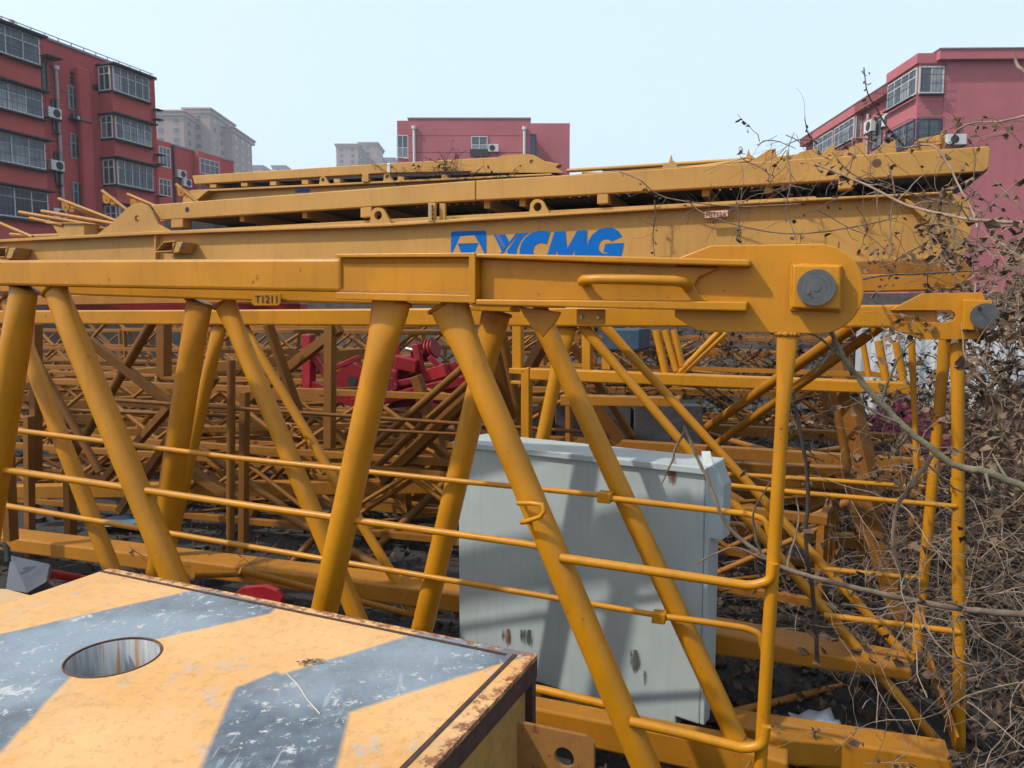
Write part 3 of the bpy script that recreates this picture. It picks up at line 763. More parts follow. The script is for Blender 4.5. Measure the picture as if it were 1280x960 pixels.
# perforated floor sheet
def perf():
    m, nt, b, P = base('perforated_black_sheet')
    b.inputs['Base Color'].default_value = (.012, .012, .014, 1); b.inputs['Roughness'].default_value = .6
    mp = nt.nodes.new('ShaderNodeMapping'); mp.inputs['Rotation'].default_value = (0, 0, math.atan2(930, 2340)); mp.inputs['Scale'].default_value = (1, 1, 1)
    nt.links.new(P, mp.inputs[0]); sx = nt.nodes.new('ShaderNodeSeparateXYZ'); nt.links.new(mp.outputs[0], sx.inputs[0])
    def cell(o, f): 
        v = math_(nt, 'MULTIPLY', o, f); v = math_(nt, 'FRACT', v); v = math_(nt, 'SUBTRACT', v, .5); return math_(nt, 'ABSOLUTE', v)
    a = math_(nt, 'LESS_THAN', cell(sx.outputs[0], 11), .07); c = math_(nt, 'LESS_THAN', cell(sx.outputs[1], 11), .12)
    row = math_(nt, 'GREATER_THAN', noise(nt, P, 2.2, 2), .47)
    h = math_(nt, 'MULTIPLY', math_(nt, 'MULTIPLY', a, c), row)
    tr = nt.nodes.new('ShaderNodeBsdfTransparent'); mx = nt.nodes.new('ShaderNodeMixShader')
    nt.links.new(h, mx.inputs[0]); nt.links.new(b.outputs[0], mx.inputs[1]); nt.links.new(tr.outputs[0], mx.inputs[2])
    nt.links.new(mx.outputs[0], nt.nodes['Material Output'].inputs[0])
    return m
M['perf'] = perf()
PK = 16200
def edge_line(p, q): return lambda x: p[1]+(q[1]-p[1])*(x-p[0])/(q[0]-p[0])
wk = thing('walkway_frame', 'long yellow walkway frame with black perforated floor resting on the lettered girder', 'walkway', on(PK, 700, 260))
def wp_(name, mb, mat=None, parent=None, bevel=.008): return mb.build(name, mat or T, parent or wk, bevel)
wp_('edge_beam', MB().slab(PK, [(188, 256), (594, 225.5), (594, 250), (200, 275)], .09))
wp_('edge_beam', MB().slab(PK, [(595, 225.5), (720, 218), (1235, 182.5), (1238, 186), (1236, 209), (1230, 214.5), (720, 244), (595, 250)], .09))
wp_('edge_beam', MB().slab(PK+2700, [(200, 263), (594, 233), (1230, 190), (1230, 214), (594, 252), (200, 277)], .09))
fb_ = thing('x', 'x', 'x', (0, 0, 0)) if False else None
flr = MB()
q1 = [on(PK, x, y, o_) for x, y, o_ in ((202, 270, .1), (1226, 203, .1))]; 
q2 = [p+ND*1.05 for p in q1]
flr.add([q1[0], q1[1], q2[1], q2[0]], [[0, 1, 2, 3]])
wp_('perforated_floor', flr, M['perf'], bevel=0)
kick = MB(); 
bk1 = [on(PK, x, y, 1.12) for x, y in ((150, 300), (1290, 236), (1290, 205), (150, 268))]
# dark toe board behind, hangs to the girder
wp_('toe_board', MB().prism([on(PK+2500, 205, 297), on(PK+2500, 1190, 250), on(PK+2500, 1190, 222), on(PK+2500, 205, 276)], ND*.01), M['perf'], bevel=0)
for x, w in ((221, 14), (1058, 18)):
    y = lerp(274, 214, (x-200)/1036)
    wp_('packer_block', MB().slab(PK, [(x-w/2-1, y), (x+w/2, y-1), (x+w/2, y+11), (x-w/2-1, y+12)], .14, .005))
for x in (294, 373, 460, 603, 648, 753, 880, 960):
    y = lerp(274, 214, (x-200)/1036)
    p = on(PK, x, y+2, .1)
    wp_('cross_member', MB().bar(p, p+ND*1.0, .06, .085), bevel=.004)
for x, w in ((457, 14), (753, 14)):
    y = lerp(274, 214, (x-200)/1036)
    wp_('packer_block', MB().slab(PK, [(x-w/2, y), (x+w/2, y-1), (x+w/2, y+12), (x-w/2, y+13)], .12, .005))
c = on(PK, 234, 262, -.0005); wp_('drain_hole', MB().tube(c-ND*.001, c+ND*.0, 3.3*c.y/F, 20), M['black'], bevel=0)
c = on(PK, 1096, 204, -.0005); wp_('drain_hole', MB().tube(c-ND*.001, c+ND*.0, 5.2*c.y/F, 24), plain('rusty_hole', (.14, .06, .03), .8), bevel=0)
wp_('end_plate', MB().prism([on(PK, 1236, 212, .05), on(PK, 1190, 231, .3), on(PK, 1150, 236, .6), on(PK, 1180, 214, .1)], V((0, 0, .012))), M['steel'], bevel=0)
wp_('end_plate', MB().prism([on(PK, 1236, 210, .1), on(PK, 1236, 210, 1.0), on(PK, 1190, 236, .9), on(PK, 1190, 236, .1)], UD*.012), M['iron'], bevel=0)

# folded railing parts on top of the walkway frame (right)
rl = thing('folded_railing', 'folded yellow railing frames with triangular plates lying on the walkway frame top', 'railing', on(PK, 950, 195))
def rp_(name, mb, parent=None, bevel=.003, mat=None): return mb.build(name, mat or T, parent or rl, bevel)
for (a, b_, r, o_) in (((690, 202), (930, 186), .018, .45), ((860, 199), (935, 187), .016, .55), ((700, 208), (970, 184), .018, .5), ((735, 199), (1000, 180), .018, .5), ((690, 206), (840, 203), .016, .6), ((835, 206), (935, 192), .02, .3),
                      ((835, 202), (930, 189), .02, .4), ((830, 195), (1040, 181), .016, .6), ((700, 198), (790, 203), .014, .7)):
    rp_('rail', MB().tube(on(PK, *a, o_), on(PK, *b_, o_), r, 10), bevel=0)
for pl in ([(968, 187), (1002, 182), (1080, 176), (1080, 181), (968, 198)], ):
    rp_('gusset_plate', MB().slab(PK, pl, .02, .3))
for pl in ([(930, 203), (958, 184), (969, 181), (970, 197)], [(985, 198), (1000, 186), (1020, 182), (1025, 196)], [(1022, 196), (1036, 180), (1044, 176), (1044, 194)],
           [(1053, 193), (1066, 177), (1083, 173), (1084, 190)], [(1090, 190), (1106, 175), (1121, 170), (1123, 187)], [(1133, 187), (1152, 169), (1172, 165), (1181, 165), (1181, 184)]):
    rp_('gusset_plate', MB().slab(PK, pl, .02, .12))
for x, y in ((829, 197), (981, 190), (930, 189)):
    rp_('clip', MB().slab(PK, [(x-9, y+8), (x-8, y-2), (x-1, y-2), (x+2, y-13), (x+4, y-6), (x+10, y-1), (x+10, y+7)], .03, .3))
rp_('post', MB().slab(PK, [(1180, 160), (1184, 159), (1184, 184), (1180, 185)], .06, .1))
rp_('latch', MB().tube(on(PK, 1176, 178, .08), on(PK, 1176, 166, .08), .022, 12), bevel=0)

# railing bundle at the left end
rb = thing('railing_bundle', 'loose thin yellow railing tubes with rounded lugs at the lettered girder left end', 'railing', on(G, 100, 290))
def c6(x, y): return (x/5.333, 210+y/5.333)
tubes = [((25, 282), (540, 372), .2, .024), ((228, 282), (745, 372), .1, .024), ((212, 178), (640, 345), .35, .022), ((432, 108), (752, 358), .5, .022),
         ((560, 124), (850, 250), .6, .022), ((850, 42), (1080, 240), .7, .022), ((-60, 360), (165, 455), .1, .022), ((200, 335), (420, 380), .0, .02),
         ((296, 245), (600, 340), .4, .02), ((40, 445), (380, 432), .3, .035), ((560, 390), (690, 420), .2, .03), ((600, 370), (760, 385), .3, .022), ((-60, 430), (60, 440), .25, .025)]
for a, b_, o_, r in tubes:
    pa, pb = on(G, *c6(*a), o_), on(G, *c6(*b_), o_)
    t_ = MB().tube(pa, pb, r, 14).build('rail', M['yel2'], rb)
    e_ = (pa-pb).normalized()
    MB().tube(pa+e_*.0006, pa+e_*.0012, r*.75, 12).build('tube_mouth', M['black'], t_)
for x, y, o_ in ((265, 225, .33), (470, 162, .48), (622, 280, .48), (610, 182, .58), (806, 268, .58), (889, 90, .68), (1030, 212, .68), (470, 300, .38)):
    for dx, oo in ((0, 0), (-36, .16)):
        cx, cy = x+dx, y+8+dx*.1
        pts = [(cx-28, cy-34), (cx+10, cy-30)]+arc(cx+2, cy+2, 25, 28, 60, -190, 14)
        plate_with_hole([on(G, *c6(*p), o_+oo) for p in pts], on(G, *c6(cx+2, cy+6), o_+oo), .011, ND*.014, 'hinge_lug', M['yel2'], rb)
MB().slab(G, [c6(340, 368), c6(560, 372), c6(562, 462), c6(405, 468)], .22, .0).build('channel_stub', T, rb, .004)
MB().slab(G, [c6(300, 362), c6(565, 366), c6(565, 372), c6(330, 372)], .26, -.02).build('channel_stub', T, rb, .002)

# ------------------------------------------------------------------ second walkway + girder behind
K2 = 23000
w2 = thing('walkway_frame', 'farther yellow walkway frame with two lifting eyes, highest on the stack toward the centre', 'walkway', on(K2, 450, 230))
def w2p(name, mb, mat=None, bevel=.008): return mb.build(name, mat or T, w2, bevel)
w2p('edge_beam', MB().slab(K2, [(240, 219.5), (485, 204), (485, 216), (243, 230)], .12))
w2p('edge_beam', MB().slab(K2, [(486, 204), (610, 197), (648, 195), (700, 205), (690, 212), (486, 216)], .12))
w2p('white_band', MB().slab(K2, [(484, 204), (488, 204), (488, 216), (484, 216)], .13, -.01), M['white'])
plate_with_hole([on(K2, *p, -.02) for p in ((588, 216), (622, 197), (630, 194), (660, 193), (668, 194), (700, 212), (705, 216))], on(K2, 665, 202.5, -.02), 2.6*on(K2, 665, 202).y/F, ND*.03, 'end_lug', T, w2)
w2p('perforated_floor', MB().add([on(K2, 244, 229, .12), on(K2, 690, 212, .12), on(K2, 690, 212, 1.3), on(K2, 244, 229, 1.3)], [[0, 1, 2, 3]]), M['perf'], 0)
w2p('toe_board', MB().prism([on(K2+1500, 250, 242), on(K2+1500, 690, 224), on(K2+1500, 690, 206), on(K2+1500, 250, 228)], ND*.01), M['black'], 0)
for x in (265, 304, 340, 380, 420, 455, 500, 555, 640):
    y = lerp(230, 213, (x-243)/447)
    w2p('packer_block', MB().slab(K2, [(x-4, y), (x+4, y), (x+4, y+5), (x-4, y+5)], .3, .02), None, .004)
g2 = thing('box_girder', 'farther faded yellow girder with a small blue mark, under the farther walkway frame', 'girder', on(K2, 450, 250))
def g2p(name, mb, mat=None, bevel=.006): return mb.build(name, mat or T, g2, bevel)
g2p('top_flange', MB().slab(K2, [(240, 238), (690, 217), (690, 219.5), (240, 240.5)], .5, -.03))
g2p('web', MB().slab(K2, [(232, 240), (690, 219), (700, 250), (700, 300), (232, 300)], .03, .05))
g2p('end_lug', MB().slab(K2, [(230, 254), (231, 245), (236, 239), (262, 238), (250, 254)], .04, -.03))
g2p('stiffener', MB().slab(K2, [(262, 239), (267, 239), (254, 250), (249, 252)], .2, -.1))
g2p('blue_mark', MB().slab(K2, [(367, 236.5), (385, 235.5), (384, 240), (366, 240)], .004, .044), M['blue'], 0)
eye(K2, 405, 231, 6.5, -.02, g2, T); eye(K2, 485, 227, 6.5, -.02, g2, T)
g2p('joint_plate', MB().slab(K2, [(455, 218), (463, 217.5), (463, 228), (455, 228)], .03, -.05))
# ------------------------------------------------------------------ generic lattice sections of the stack
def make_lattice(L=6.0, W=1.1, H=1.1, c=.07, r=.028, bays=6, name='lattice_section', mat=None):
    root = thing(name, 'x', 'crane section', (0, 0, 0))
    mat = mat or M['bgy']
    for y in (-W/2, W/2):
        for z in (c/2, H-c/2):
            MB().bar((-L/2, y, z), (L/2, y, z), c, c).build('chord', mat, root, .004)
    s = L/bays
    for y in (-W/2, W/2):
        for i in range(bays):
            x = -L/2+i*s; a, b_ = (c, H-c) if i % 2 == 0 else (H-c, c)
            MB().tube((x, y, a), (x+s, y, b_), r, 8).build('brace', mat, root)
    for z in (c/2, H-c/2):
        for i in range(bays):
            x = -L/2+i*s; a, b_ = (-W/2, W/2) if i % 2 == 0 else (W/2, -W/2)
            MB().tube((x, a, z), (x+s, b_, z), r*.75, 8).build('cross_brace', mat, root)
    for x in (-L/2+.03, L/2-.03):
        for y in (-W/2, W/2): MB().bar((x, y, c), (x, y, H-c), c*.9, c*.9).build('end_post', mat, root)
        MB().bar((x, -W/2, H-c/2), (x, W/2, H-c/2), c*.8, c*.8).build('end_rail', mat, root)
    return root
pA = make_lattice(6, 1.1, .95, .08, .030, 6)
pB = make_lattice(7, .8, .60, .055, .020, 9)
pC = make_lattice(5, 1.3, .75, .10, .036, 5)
ang = -math.atan2(930, 2340)
lats = [ # proto, x, y, z, yaw offset, label
 (pA, -3.6, 8.4, 0, .03, 'dusty lattice section on the ground, nearest of the left stack behind the first section'),
 (pB, -4.6, 9.6, .0, -.25, 'small lattice section lying askew on the ground at left'),
 (pC, -5.8, 11.6, 0, .10, 'stubby lattice section low in the stack at left'),
 (pB, -5.2, 11.4, .78, .05, 'small lattice section lifted on top of the stubby one at left'),
 (pA, -8.6, 13.6, 0, -.1, 'dusty lattice section at the far left of the yard'),
 (pA, -8.2, 13.4, .98, .02, 'dusty lattice section stacked on another at the far left'),
 (pB, -2.0, 12.4, 0, .35, 'small lattice section lying crooked behind the red winch'),
 (pC, -1.0, 14.2, 0, .0, 'stubby lattice section on the ground behind the red winch'),
 (pA, -1.4, 14.6, .8, .0, 'lattice section stacked behind the red winch'),
 (pC, 1.1, 7.2, 0, .0, 'stubby lattice section on the ground behind the grey cabinet'),
 (pA, 3.6, 9.4, 0, .12, 'dusty lattice section on the ground behind the round lug plate'),
 (pB, 3.8, 9.6, .98, .02, 'small lattice section stacked behind the round lug plate'),
 (pB, -6.5, 8.9, .0, .5, 'small lattice section turned toward the viewer at left'),
 (pA, -13, 18, 0, .1, 'distant lattice section beyond the left stack'),
 (pA, -5, 19, 0, -.08, 'distant lattice section behind the stacked ones'),
 (pA, -5.2, 19, .98, -.04, 'distant lattice section on top of another behind the stack'),
 (pA, 3, 18.5, 0, .2, 'distant lattice section beyond the far centre of the yard'),
 (pC, 2.5, 18, .98, .1, 'distant stubby lattice section stacked at the far centre'),
 (pB, -11, 16, .98, .12, 'small distant lattice section high at far left'),
 (pB, -1.2, 9.0, .0, -.5, 'small lattice section crossing under the red winch'),
 (pB, 0.2, 9.4, .60, .1, 'small lattice section beside the red winch'),
]
lats += [
 (pB, -2.6, 7.0, 0, .08, 'small lattice section nearest behind the far chord at left'),
 (pB, -2.9, 7.3, .62, .04, 'small lattice section stacked second, nearest behind the far chord at left'),
 (pB, -.9, 6.6, 0, -.12, 'small lattice section low behind the straight level beam'),
 (pA, -2.3, 10.6, .1, .06, 'dusty lattice section lying behind the winch posts at left'),
 (pB, -2.9, 10.9, 1.06, -.05, 'small lattice section level with the crimson strip at left'),
 (pC, -4.4, 15.6, .9, .05, 'stubby lattice section high beyond the left stack'),
 (pB, -7.0, 10.3, .62, .12, 'small lattice section raised at the left edge'),
 (pC, 2.6, 12.3, 0, .1, 'stubby lattice section in the undergrowth beyond the channel frame'),
 (pB, 1.8, 11.6, .75, -.04, 'small lattice section raised beyond the dark blue motor box')]
used = set()
for i, (p, x, y, z, da, lab) in enumerate(lats):
    if p.name in used: o = copy_tree(p)
    else: o = p; used.add(p.name)
    o.location = (x, y, z+.1); o.rotation_euler = (0, 0, ang+da)
    o['label'] = lab; o['group'] = 'lattice sections stacked in the yard'
# timber sleepers under the stack
slp = MB().bx(-1.1, 1.1, -.09, .09, 0, .1).build('timber_sleeper', plain('grey_timber', (.11, .085, .065), .9, 0, .3, 5, .4), None, .012)
tag(slp, 'grey timber sleeper', 'timber', 'timber sleepers under the stacked sections')
for i, (x, y, lab) in enumerate([(-5.3, 8.9, 'timber sleeper under the left end of the nearest left stack'), (-1.6, 7.6, 'timber sleeper under the right end of the nearest left stack'), (-7.2, 12.2, 'timber sleeper under the stubby section at left'), (-4.0, 11.0, 'timber sleeper under the right of the stubby section at left'),
                          (-.1, 7.7, 'timber sleeper under the section behind the cabinet'), (2.4, 6.7, 'timber sleeper right of the cabinet under a dusty section'), (5.2, 8.8, 'timber sleeper behind the dead vines'), (-10, 14.3, 'timber sleeper at the far left'), (-2.6, 14.9, 'timber sleeper behind the winch')]):
    o = slp if i == 0 else slp.copy()
    if i: col.objects.link(o)
    o.location = (x, y, 0); o.rotation_euler = (0, 0, ang+1.57+.05*i); o['label'] = lab

# individual members that show clearly between the braces
def member(name, lab, cat, K, quads, t, mat=None, group=None, bevel=.008):
    mb = MB()
    for q in quads: mb.slab(K, q, t)
    c = on(K, *quads[0][0]); o = mb.build(name, mat or M['bgy'], None, bevel, loc=(c.x, c.y, c.z))
    tag(o, lab, cat, group); return o
pk = thing('lattice_section', 'middle lattice section right under the lettered girder, with a plain square top chord', 'crane section', on(13000, 600, 420))
MB().slab(13000, [(-140, 374), (640, 356), (1215, 339.5), (1215, 362), (640, 374), (-140, 384)], .12).build('chord', YW, pk, .008)
MB().slab(11600, [(662, 460.5), (1143, 479), (1143, 494), (662, 475)], .10).build('bottom_chord', Y_, pk, .008)
MB().slab(11600, [(662, 457), (1100, 470), (1143, 479), (662, 460.5)], .008, .35).build('deck_edge', YW, pk)
MB().slab(12900, [(690, 463), (1060, 475), (1060, 481), (690, 469)], .1).build('bottom_chord', YW, pk, .006)
MB().slab(12400, [(700, 494), (850, 497), (850, 509), (700, 507)], .1).build('lower_rail', YW, pk, .006)
for a, b_, w in (((820, 412), (833, 470), 10), ((831, 412), (846, 464), 9), ((842, 412), (853, 458), 8), ((901, 413), (845, 470), 8), ((908, 416), (850, 470), 6), ((1098, 426), (1108, 478), 10), ((1120, 428), (1130, 480), 9), ((1078, 425), (1086, 470), 7)):
    MB().pxtube(11900, a, b_, w, .0, 14).build('brace', Y_, pk)
for x in (640, 727, 752, 790): 
    MB().slab(12200, [(x, 405 if x < 740 else 440), (x+11, 405 if x < 740 else 440), (x+11, 463), (x, 462)], .07).build('post', Y_, pk, .006)
db = MB().slab(12000, [(752, 411), (800, 411), (800, 436), (797, 439), (754, 438)], .35)
mb_ = tag(db.build('motor_box', M['darkblue'], None, .012, loc=tuple(on(12000, 775, 439))), 'dark blue motor box standing on yellow posts behind the far chord', 'motor box')
cf = thing('channel_frame', 'upright yellow channel frame left of the grey cabinet top', 'frame', on(12000, 650, 560))
for q in ([(636, 460), (652, 461), (652, 468), (636, 467)], [(651, 461), (661, 459), (661, 560), (651, 560)], [(638, 476), (651, 477), (651, 481), (638, 480)]):
    MB().slab(12000, q, .08).build('channel', Y_, cf, .005)
# long middle beams
lb = thing('chord_beam', 'straight yellow beam lying level across the middle of the stack behind the rods', 'beam', at(280, 615, 6.6))
MB().prism([at(8, 608, 6.7), at(572, 600, 6.5), at(572, 617, 6.5), at(8, 624, 6.7)], V((0, .12, 0))).build('bar', YW, lb, .008)
MB().prism([at(225, 599, 6.55), at(247, 599, 6.55), at(247, 606, 6.55), at(225, 606, 6.55)], V((0, .05, 0))).build('end_tab', Y_, lb, .003)
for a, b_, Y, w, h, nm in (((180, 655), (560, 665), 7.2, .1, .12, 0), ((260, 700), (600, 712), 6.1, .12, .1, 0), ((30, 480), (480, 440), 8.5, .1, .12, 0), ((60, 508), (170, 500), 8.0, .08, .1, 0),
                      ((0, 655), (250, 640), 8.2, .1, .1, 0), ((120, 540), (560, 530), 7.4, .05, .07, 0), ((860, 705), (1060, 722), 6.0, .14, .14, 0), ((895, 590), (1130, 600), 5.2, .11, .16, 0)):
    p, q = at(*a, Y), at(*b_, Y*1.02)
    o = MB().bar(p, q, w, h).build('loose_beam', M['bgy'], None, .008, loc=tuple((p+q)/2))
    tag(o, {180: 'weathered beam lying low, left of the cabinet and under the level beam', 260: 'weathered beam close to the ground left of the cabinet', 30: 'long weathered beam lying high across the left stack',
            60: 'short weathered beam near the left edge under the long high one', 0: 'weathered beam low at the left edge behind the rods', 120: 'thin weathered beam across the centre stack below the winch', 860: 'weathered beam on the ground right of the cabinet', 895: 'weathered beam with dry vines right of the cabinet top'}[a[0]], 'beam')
# shaded slanting members between the planes (belong to a crossed frame)
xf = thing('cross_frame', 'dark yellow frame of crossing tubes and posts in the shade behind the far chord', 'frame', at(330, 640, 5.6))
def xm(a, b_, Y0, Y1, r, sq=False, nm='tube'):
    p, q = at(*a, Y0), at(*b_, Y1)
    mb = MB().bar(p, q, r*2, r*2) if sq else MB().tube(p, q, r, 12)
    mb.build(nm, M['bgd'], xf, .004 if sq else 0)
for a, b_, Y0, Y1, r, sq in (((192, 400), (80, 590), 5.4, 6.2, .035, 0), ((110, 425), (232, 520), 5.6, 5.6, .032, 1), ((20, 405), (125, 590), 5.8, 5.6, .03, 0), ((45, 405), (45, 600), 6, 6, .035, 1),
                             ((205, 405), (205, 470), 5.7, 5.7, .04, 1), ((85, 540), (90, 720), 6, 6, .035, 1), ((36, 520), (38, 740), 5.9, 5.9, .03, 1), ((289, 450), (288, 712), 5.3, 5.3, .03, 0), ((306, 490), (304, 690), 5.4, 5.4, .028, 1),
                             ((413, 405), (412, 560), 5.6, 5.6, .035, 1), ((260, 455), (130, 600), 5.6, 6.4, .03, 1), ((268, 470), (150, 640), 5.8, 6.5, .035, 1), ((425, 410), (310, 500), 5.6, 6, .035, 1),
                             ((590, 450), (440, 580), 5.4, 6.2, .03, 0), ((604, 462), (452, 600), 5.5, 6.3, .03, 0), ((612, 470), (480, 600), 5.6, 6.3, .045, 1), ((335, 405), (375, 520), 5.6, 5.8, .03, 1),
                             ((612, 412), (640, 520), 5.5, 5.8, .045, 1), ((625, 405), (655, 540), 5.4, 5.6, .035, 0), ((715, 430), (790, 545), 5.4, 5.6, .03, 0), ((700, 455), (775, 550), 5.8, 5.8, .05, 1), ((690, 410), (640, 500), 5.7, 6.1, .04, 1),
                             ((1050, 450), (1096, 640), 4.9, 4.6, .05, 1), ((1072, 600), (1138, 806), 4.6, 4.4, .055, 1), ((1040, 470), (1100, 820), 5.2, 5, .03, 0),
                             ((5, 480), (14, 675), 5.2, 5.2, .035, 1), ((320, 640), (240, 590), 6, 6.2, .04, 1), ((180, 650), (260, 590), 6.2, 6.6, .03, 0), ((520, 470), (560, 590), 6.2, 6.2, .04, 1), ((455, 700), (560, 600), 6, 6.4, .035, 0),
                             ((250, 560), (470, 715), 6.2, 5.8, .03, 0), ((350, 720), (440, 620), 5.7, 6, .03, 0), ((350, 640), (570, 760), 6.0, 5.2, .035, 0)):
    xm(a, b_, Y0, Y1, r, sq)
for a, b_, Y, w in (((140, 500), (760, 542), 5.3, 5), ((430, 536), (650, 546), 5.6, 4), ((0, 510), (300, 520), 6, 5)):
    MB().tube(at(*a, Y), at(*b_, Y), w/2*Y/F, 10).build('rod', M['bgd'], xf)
# stacked dark plates under the cabinet rear (box ends) 
pl = thing('concrete_block', 'row of dark concrete ballast blocks standing behind the grey cabinet', 'ballast', at(770, 560, 6.6))
for i, (x0, x1) in enumerate(((640, 692), (694, 790), (793, 880), )):
    a, b_ = at(x0, 507, 6.8), at(x1-1, 507, 6.8)
    MB().bx(a.x, b_.x, 6.8, 7.3, .3, a.z).build('block', plain('dark_concrete', (.08, .072, .068), .9, 0, .3, 8, .4) if i == 0 else bpy.data.materials['dark_concrete'], pl, .01)

# ------------------------------------------------------------------ red winch
R_ = M['red']
wn = thing('winch', 'crimson winch machine with a drum and upright posts in the middle of the stack', 'winch', at(490, 520, 7.2))
def rr(name, mb, mat=None, bevel=.008): return mb.build(name, mat or R_, wn, bevel)
YW_ = 7.2
def rbar(a, b_, w, h=None, Y0=YW_, Y1=None, nm='beam'): return rr(nm, MB().bar(at(*a, Y0), at(*b_, Y1 or Y0), w, h or w))
rbar((386, 418), (386, 488), .1, nm='post'); rbar((388, 482), (445, 502), .11); rbar((392, 446), (408, 470), .06); rbar((418, 460), (450, 446), .05)
rbar((380, 446), (400, 440), .06); rbar((440, 505), (520, 500), .12); rbar((470, 490), (560, 462), .12, Y1=6.9)
rbar((630, 410), (630, 518), .035, nm='post'); rbar((618, 470), (634, 462), .05); rbar((610, 500), (634, 496), .06); rbar((545, 470), (600, 440), .05); rbar((600, 420), (612, 450), .04)
c = at(441, 476, 7.2); rr('drum_hub', MB().tube(c-V((0, .03, 0)), c, .05, 20), M['iron'], 0); rr('drum', MB().tube(c, c+V((.1, .45, 0)), .10, 28))
for dy in (0, .45): rr('drum_flange', MB().tube(c+V((.1*dy, dy-.02, 0)), c+V((.1*dy, dy+.01, 0)), .16, 32))
rr('gearbox', MB().bx(*[at(490, 480, 7.2).x, at(515, 480, 7.2).x, 7.0, 7.4, at(500, 484, 7.2).z, at(500, 444, 7.2).z]), bevel=.02)
c = at(520, 442, 7.2); rr('motor', MB().tube(c, c+V((.2, -.1, .06)), .085, 20), bevel=.004)
for k in range(6): rr('cooling_fin', MB().tube(c+V((.2, -.1, .06))*(k/6+.04), c+V((.2, -.1, .06))*(k/6+.09), .105, 20), bevel=0)
rr('brake_box', MB().box(at(508, 455, 6.95), (.10, 0, -.02), (0, .1, 0), (.01, 0, .06)), bevel=.01)
rr('foot_block', MB().box(at(500, 478, 6.9), (.12, 0, .02), (0, .1, 0), (0, 0, .03)), bevel=.01)
rr('foot_block', MB().box(at(558, 490, 6.9), (.12, 0, .02), (0, .1, 0), (0, 0, .07)), bevel=.01)
rr('tray', MB().box(at(556, 512, 6.9), (.13, 0, -.02), (0, .12, 0), (0, 0, .06)), bevel=.004)
rr('frame_plate', MB().slab(16800, [(540, 500), (600, 462), (590, 500), (575, 515)], .05), bevel=.004)
rr('sheave', MB().tube(at(482, 486, 6.95), at(484, 486, 7.1), .09, 28), M['rubber'])
rr('frame_plate', MB().prism([at(472, 434, 7.3), at(500, 430, 7.3), at(496, 470, 7.3), at(480, 500, 7.3), at(473, 470, 7.3)], V((0, .04, 0))), bevel=.004)
rr('cylinder', MB().tube(at(508, 436, 7.1), at(528, 440, 7.0), .02, 12), M['galv'], 0)
for k in range(5): rr('rope_groove', MB().path([at(441, 476, 7.2)+V((.1*k/5+.02, .08+k*.07, 0))+V((0, 0, 1))*math.sin(t*math.pi/12)*.104+V((.976, -.217, 0))*math.cos(t*math.pi/12)*.104 for t in range(25)], .012, 6, caps=False), M['iron'], 0)
rbar((474, 500), (604, 470), .09, Y0=6.8); rbar((520, 430), (532, 500), .07, .07, Y0=7.0); rbar((536, 446), (600, 500), .05, Y0=6.9); rbar((486, 430), (468, 500), .06, Y0=7.0)
rbar((566, 452), (566, 500), .05, Y0=7.1); rbar((548, 462), (618, 458), .05, Y0=7.1); rbar((556, 500), (628, 490), .07, Y0=7.1); rbar((586, 470), (586, 515), .04, Y0=7.0)
rr('gearbox', MB().bx(*[at(472, 470, 6.8).x, at(497, 470, 6.8).x, 6.8, 7.05, at(484, 497, 6.8).z, at(484, 462, 6.8).z]), bevel=.02)
rr('gearbox_cover', MB().tube(at(485, 480, 6.79), at(485, 480, 6.74), .085, 24), None, .006)
for k in range(6):
    q = at(485, 480, 6.74)+V((.065*math.cos(k*1.047), -.008, .065*math.sin(k*1.047))); rr('cover_bolt', MB().tube(q, q+V((0, .01, 0)), .009, 6), M['galv'], 0)
rr('guard_sheet', MB().prism([at(548, 456, 6.95), at(600, 452, 6.95), at(604, 486, 6.95), at(552, 478, 6.95)], V((0, .25, -.03))), bevel=.004)
rr('control_box', MB().box(at(575, 478, 6.85), (.05, 0, 0), (0, .05, 0), (0, 0, .06)), M['galv'], .006)
rr('hydraulic_hose', MB().path([at(520, 470, 6.7), at(534, 488, 6.7), at(550, 480, 6.7), at(560, 500, 6.75)], .012, 8), M['rubber'], 0)
rr('hydraulic_hose', MB().path([at(500, 500, 6.9), at(480, 512, 6.85), at(470, 500, 6.8), at(462, 506, 6.9)], .012, 8), M['rubber'], 0)
o = MB().bar(at(100, 383.5, 10.2), at(380, 383, 10.2), .4, .085).build('crimson_beam', R_, None, .01, loc=tuple(at(240, 383, 10.2)))
tag(o, 'long crimson beam showing as a thin strip above the far chord at left', 'beam')
# ------------------------------------------------------------------ yard wall far away
yw = MB().bx(-70, 60, 38, 38.3, 0, 3.1)
tag(yw.build('yard_wall', plain('dark_brick_wall', (.13, .10, .085), .9, 0, .3, 2, .3), None), 'low rough concrete wall at the far end of the yard', 'wall')

# ------------------------------------------------------------------ corrugated fence right
def fencemat():
    m, nt, b, P = base('white_sheet_with_pink_spray')
    n1 = noise(nt, P, 1.1, 4, .6); n2 = noise(nt, P, 9, 5)
    sx = nt.nodes.new('ShaderNodeSeparateXYZ'); nt.links.new(P, sx.inputs[0])
    low = ramp(nt, math_(nt, 'ADD', math_(nt, 'MULTIPLY', sx.outputs[2], .32), math_(nt, 'MULTIPLY', math_(nt, 'SUBTRACT', n1, .5), 1.1)), [(.22, 1), (.34, 0)])
    cc = mixc(nt, ramp(nt, n2, [(.4, 0), (.8, 1)]), (.50, .53, .56), (.38, .40, .42))
    cc = mixc(nt, low, cc, (.20, .03, .075))
    nt.links.new(cc, b.inputs['Base Color']); b.inputs['Roughness'].default_value = .45
    return m
cfn = thing('corrugated_fence', 'white corrugated sheet fence with pink spray paint behind the vines at right', 'fence', (4, 8.6, 0))
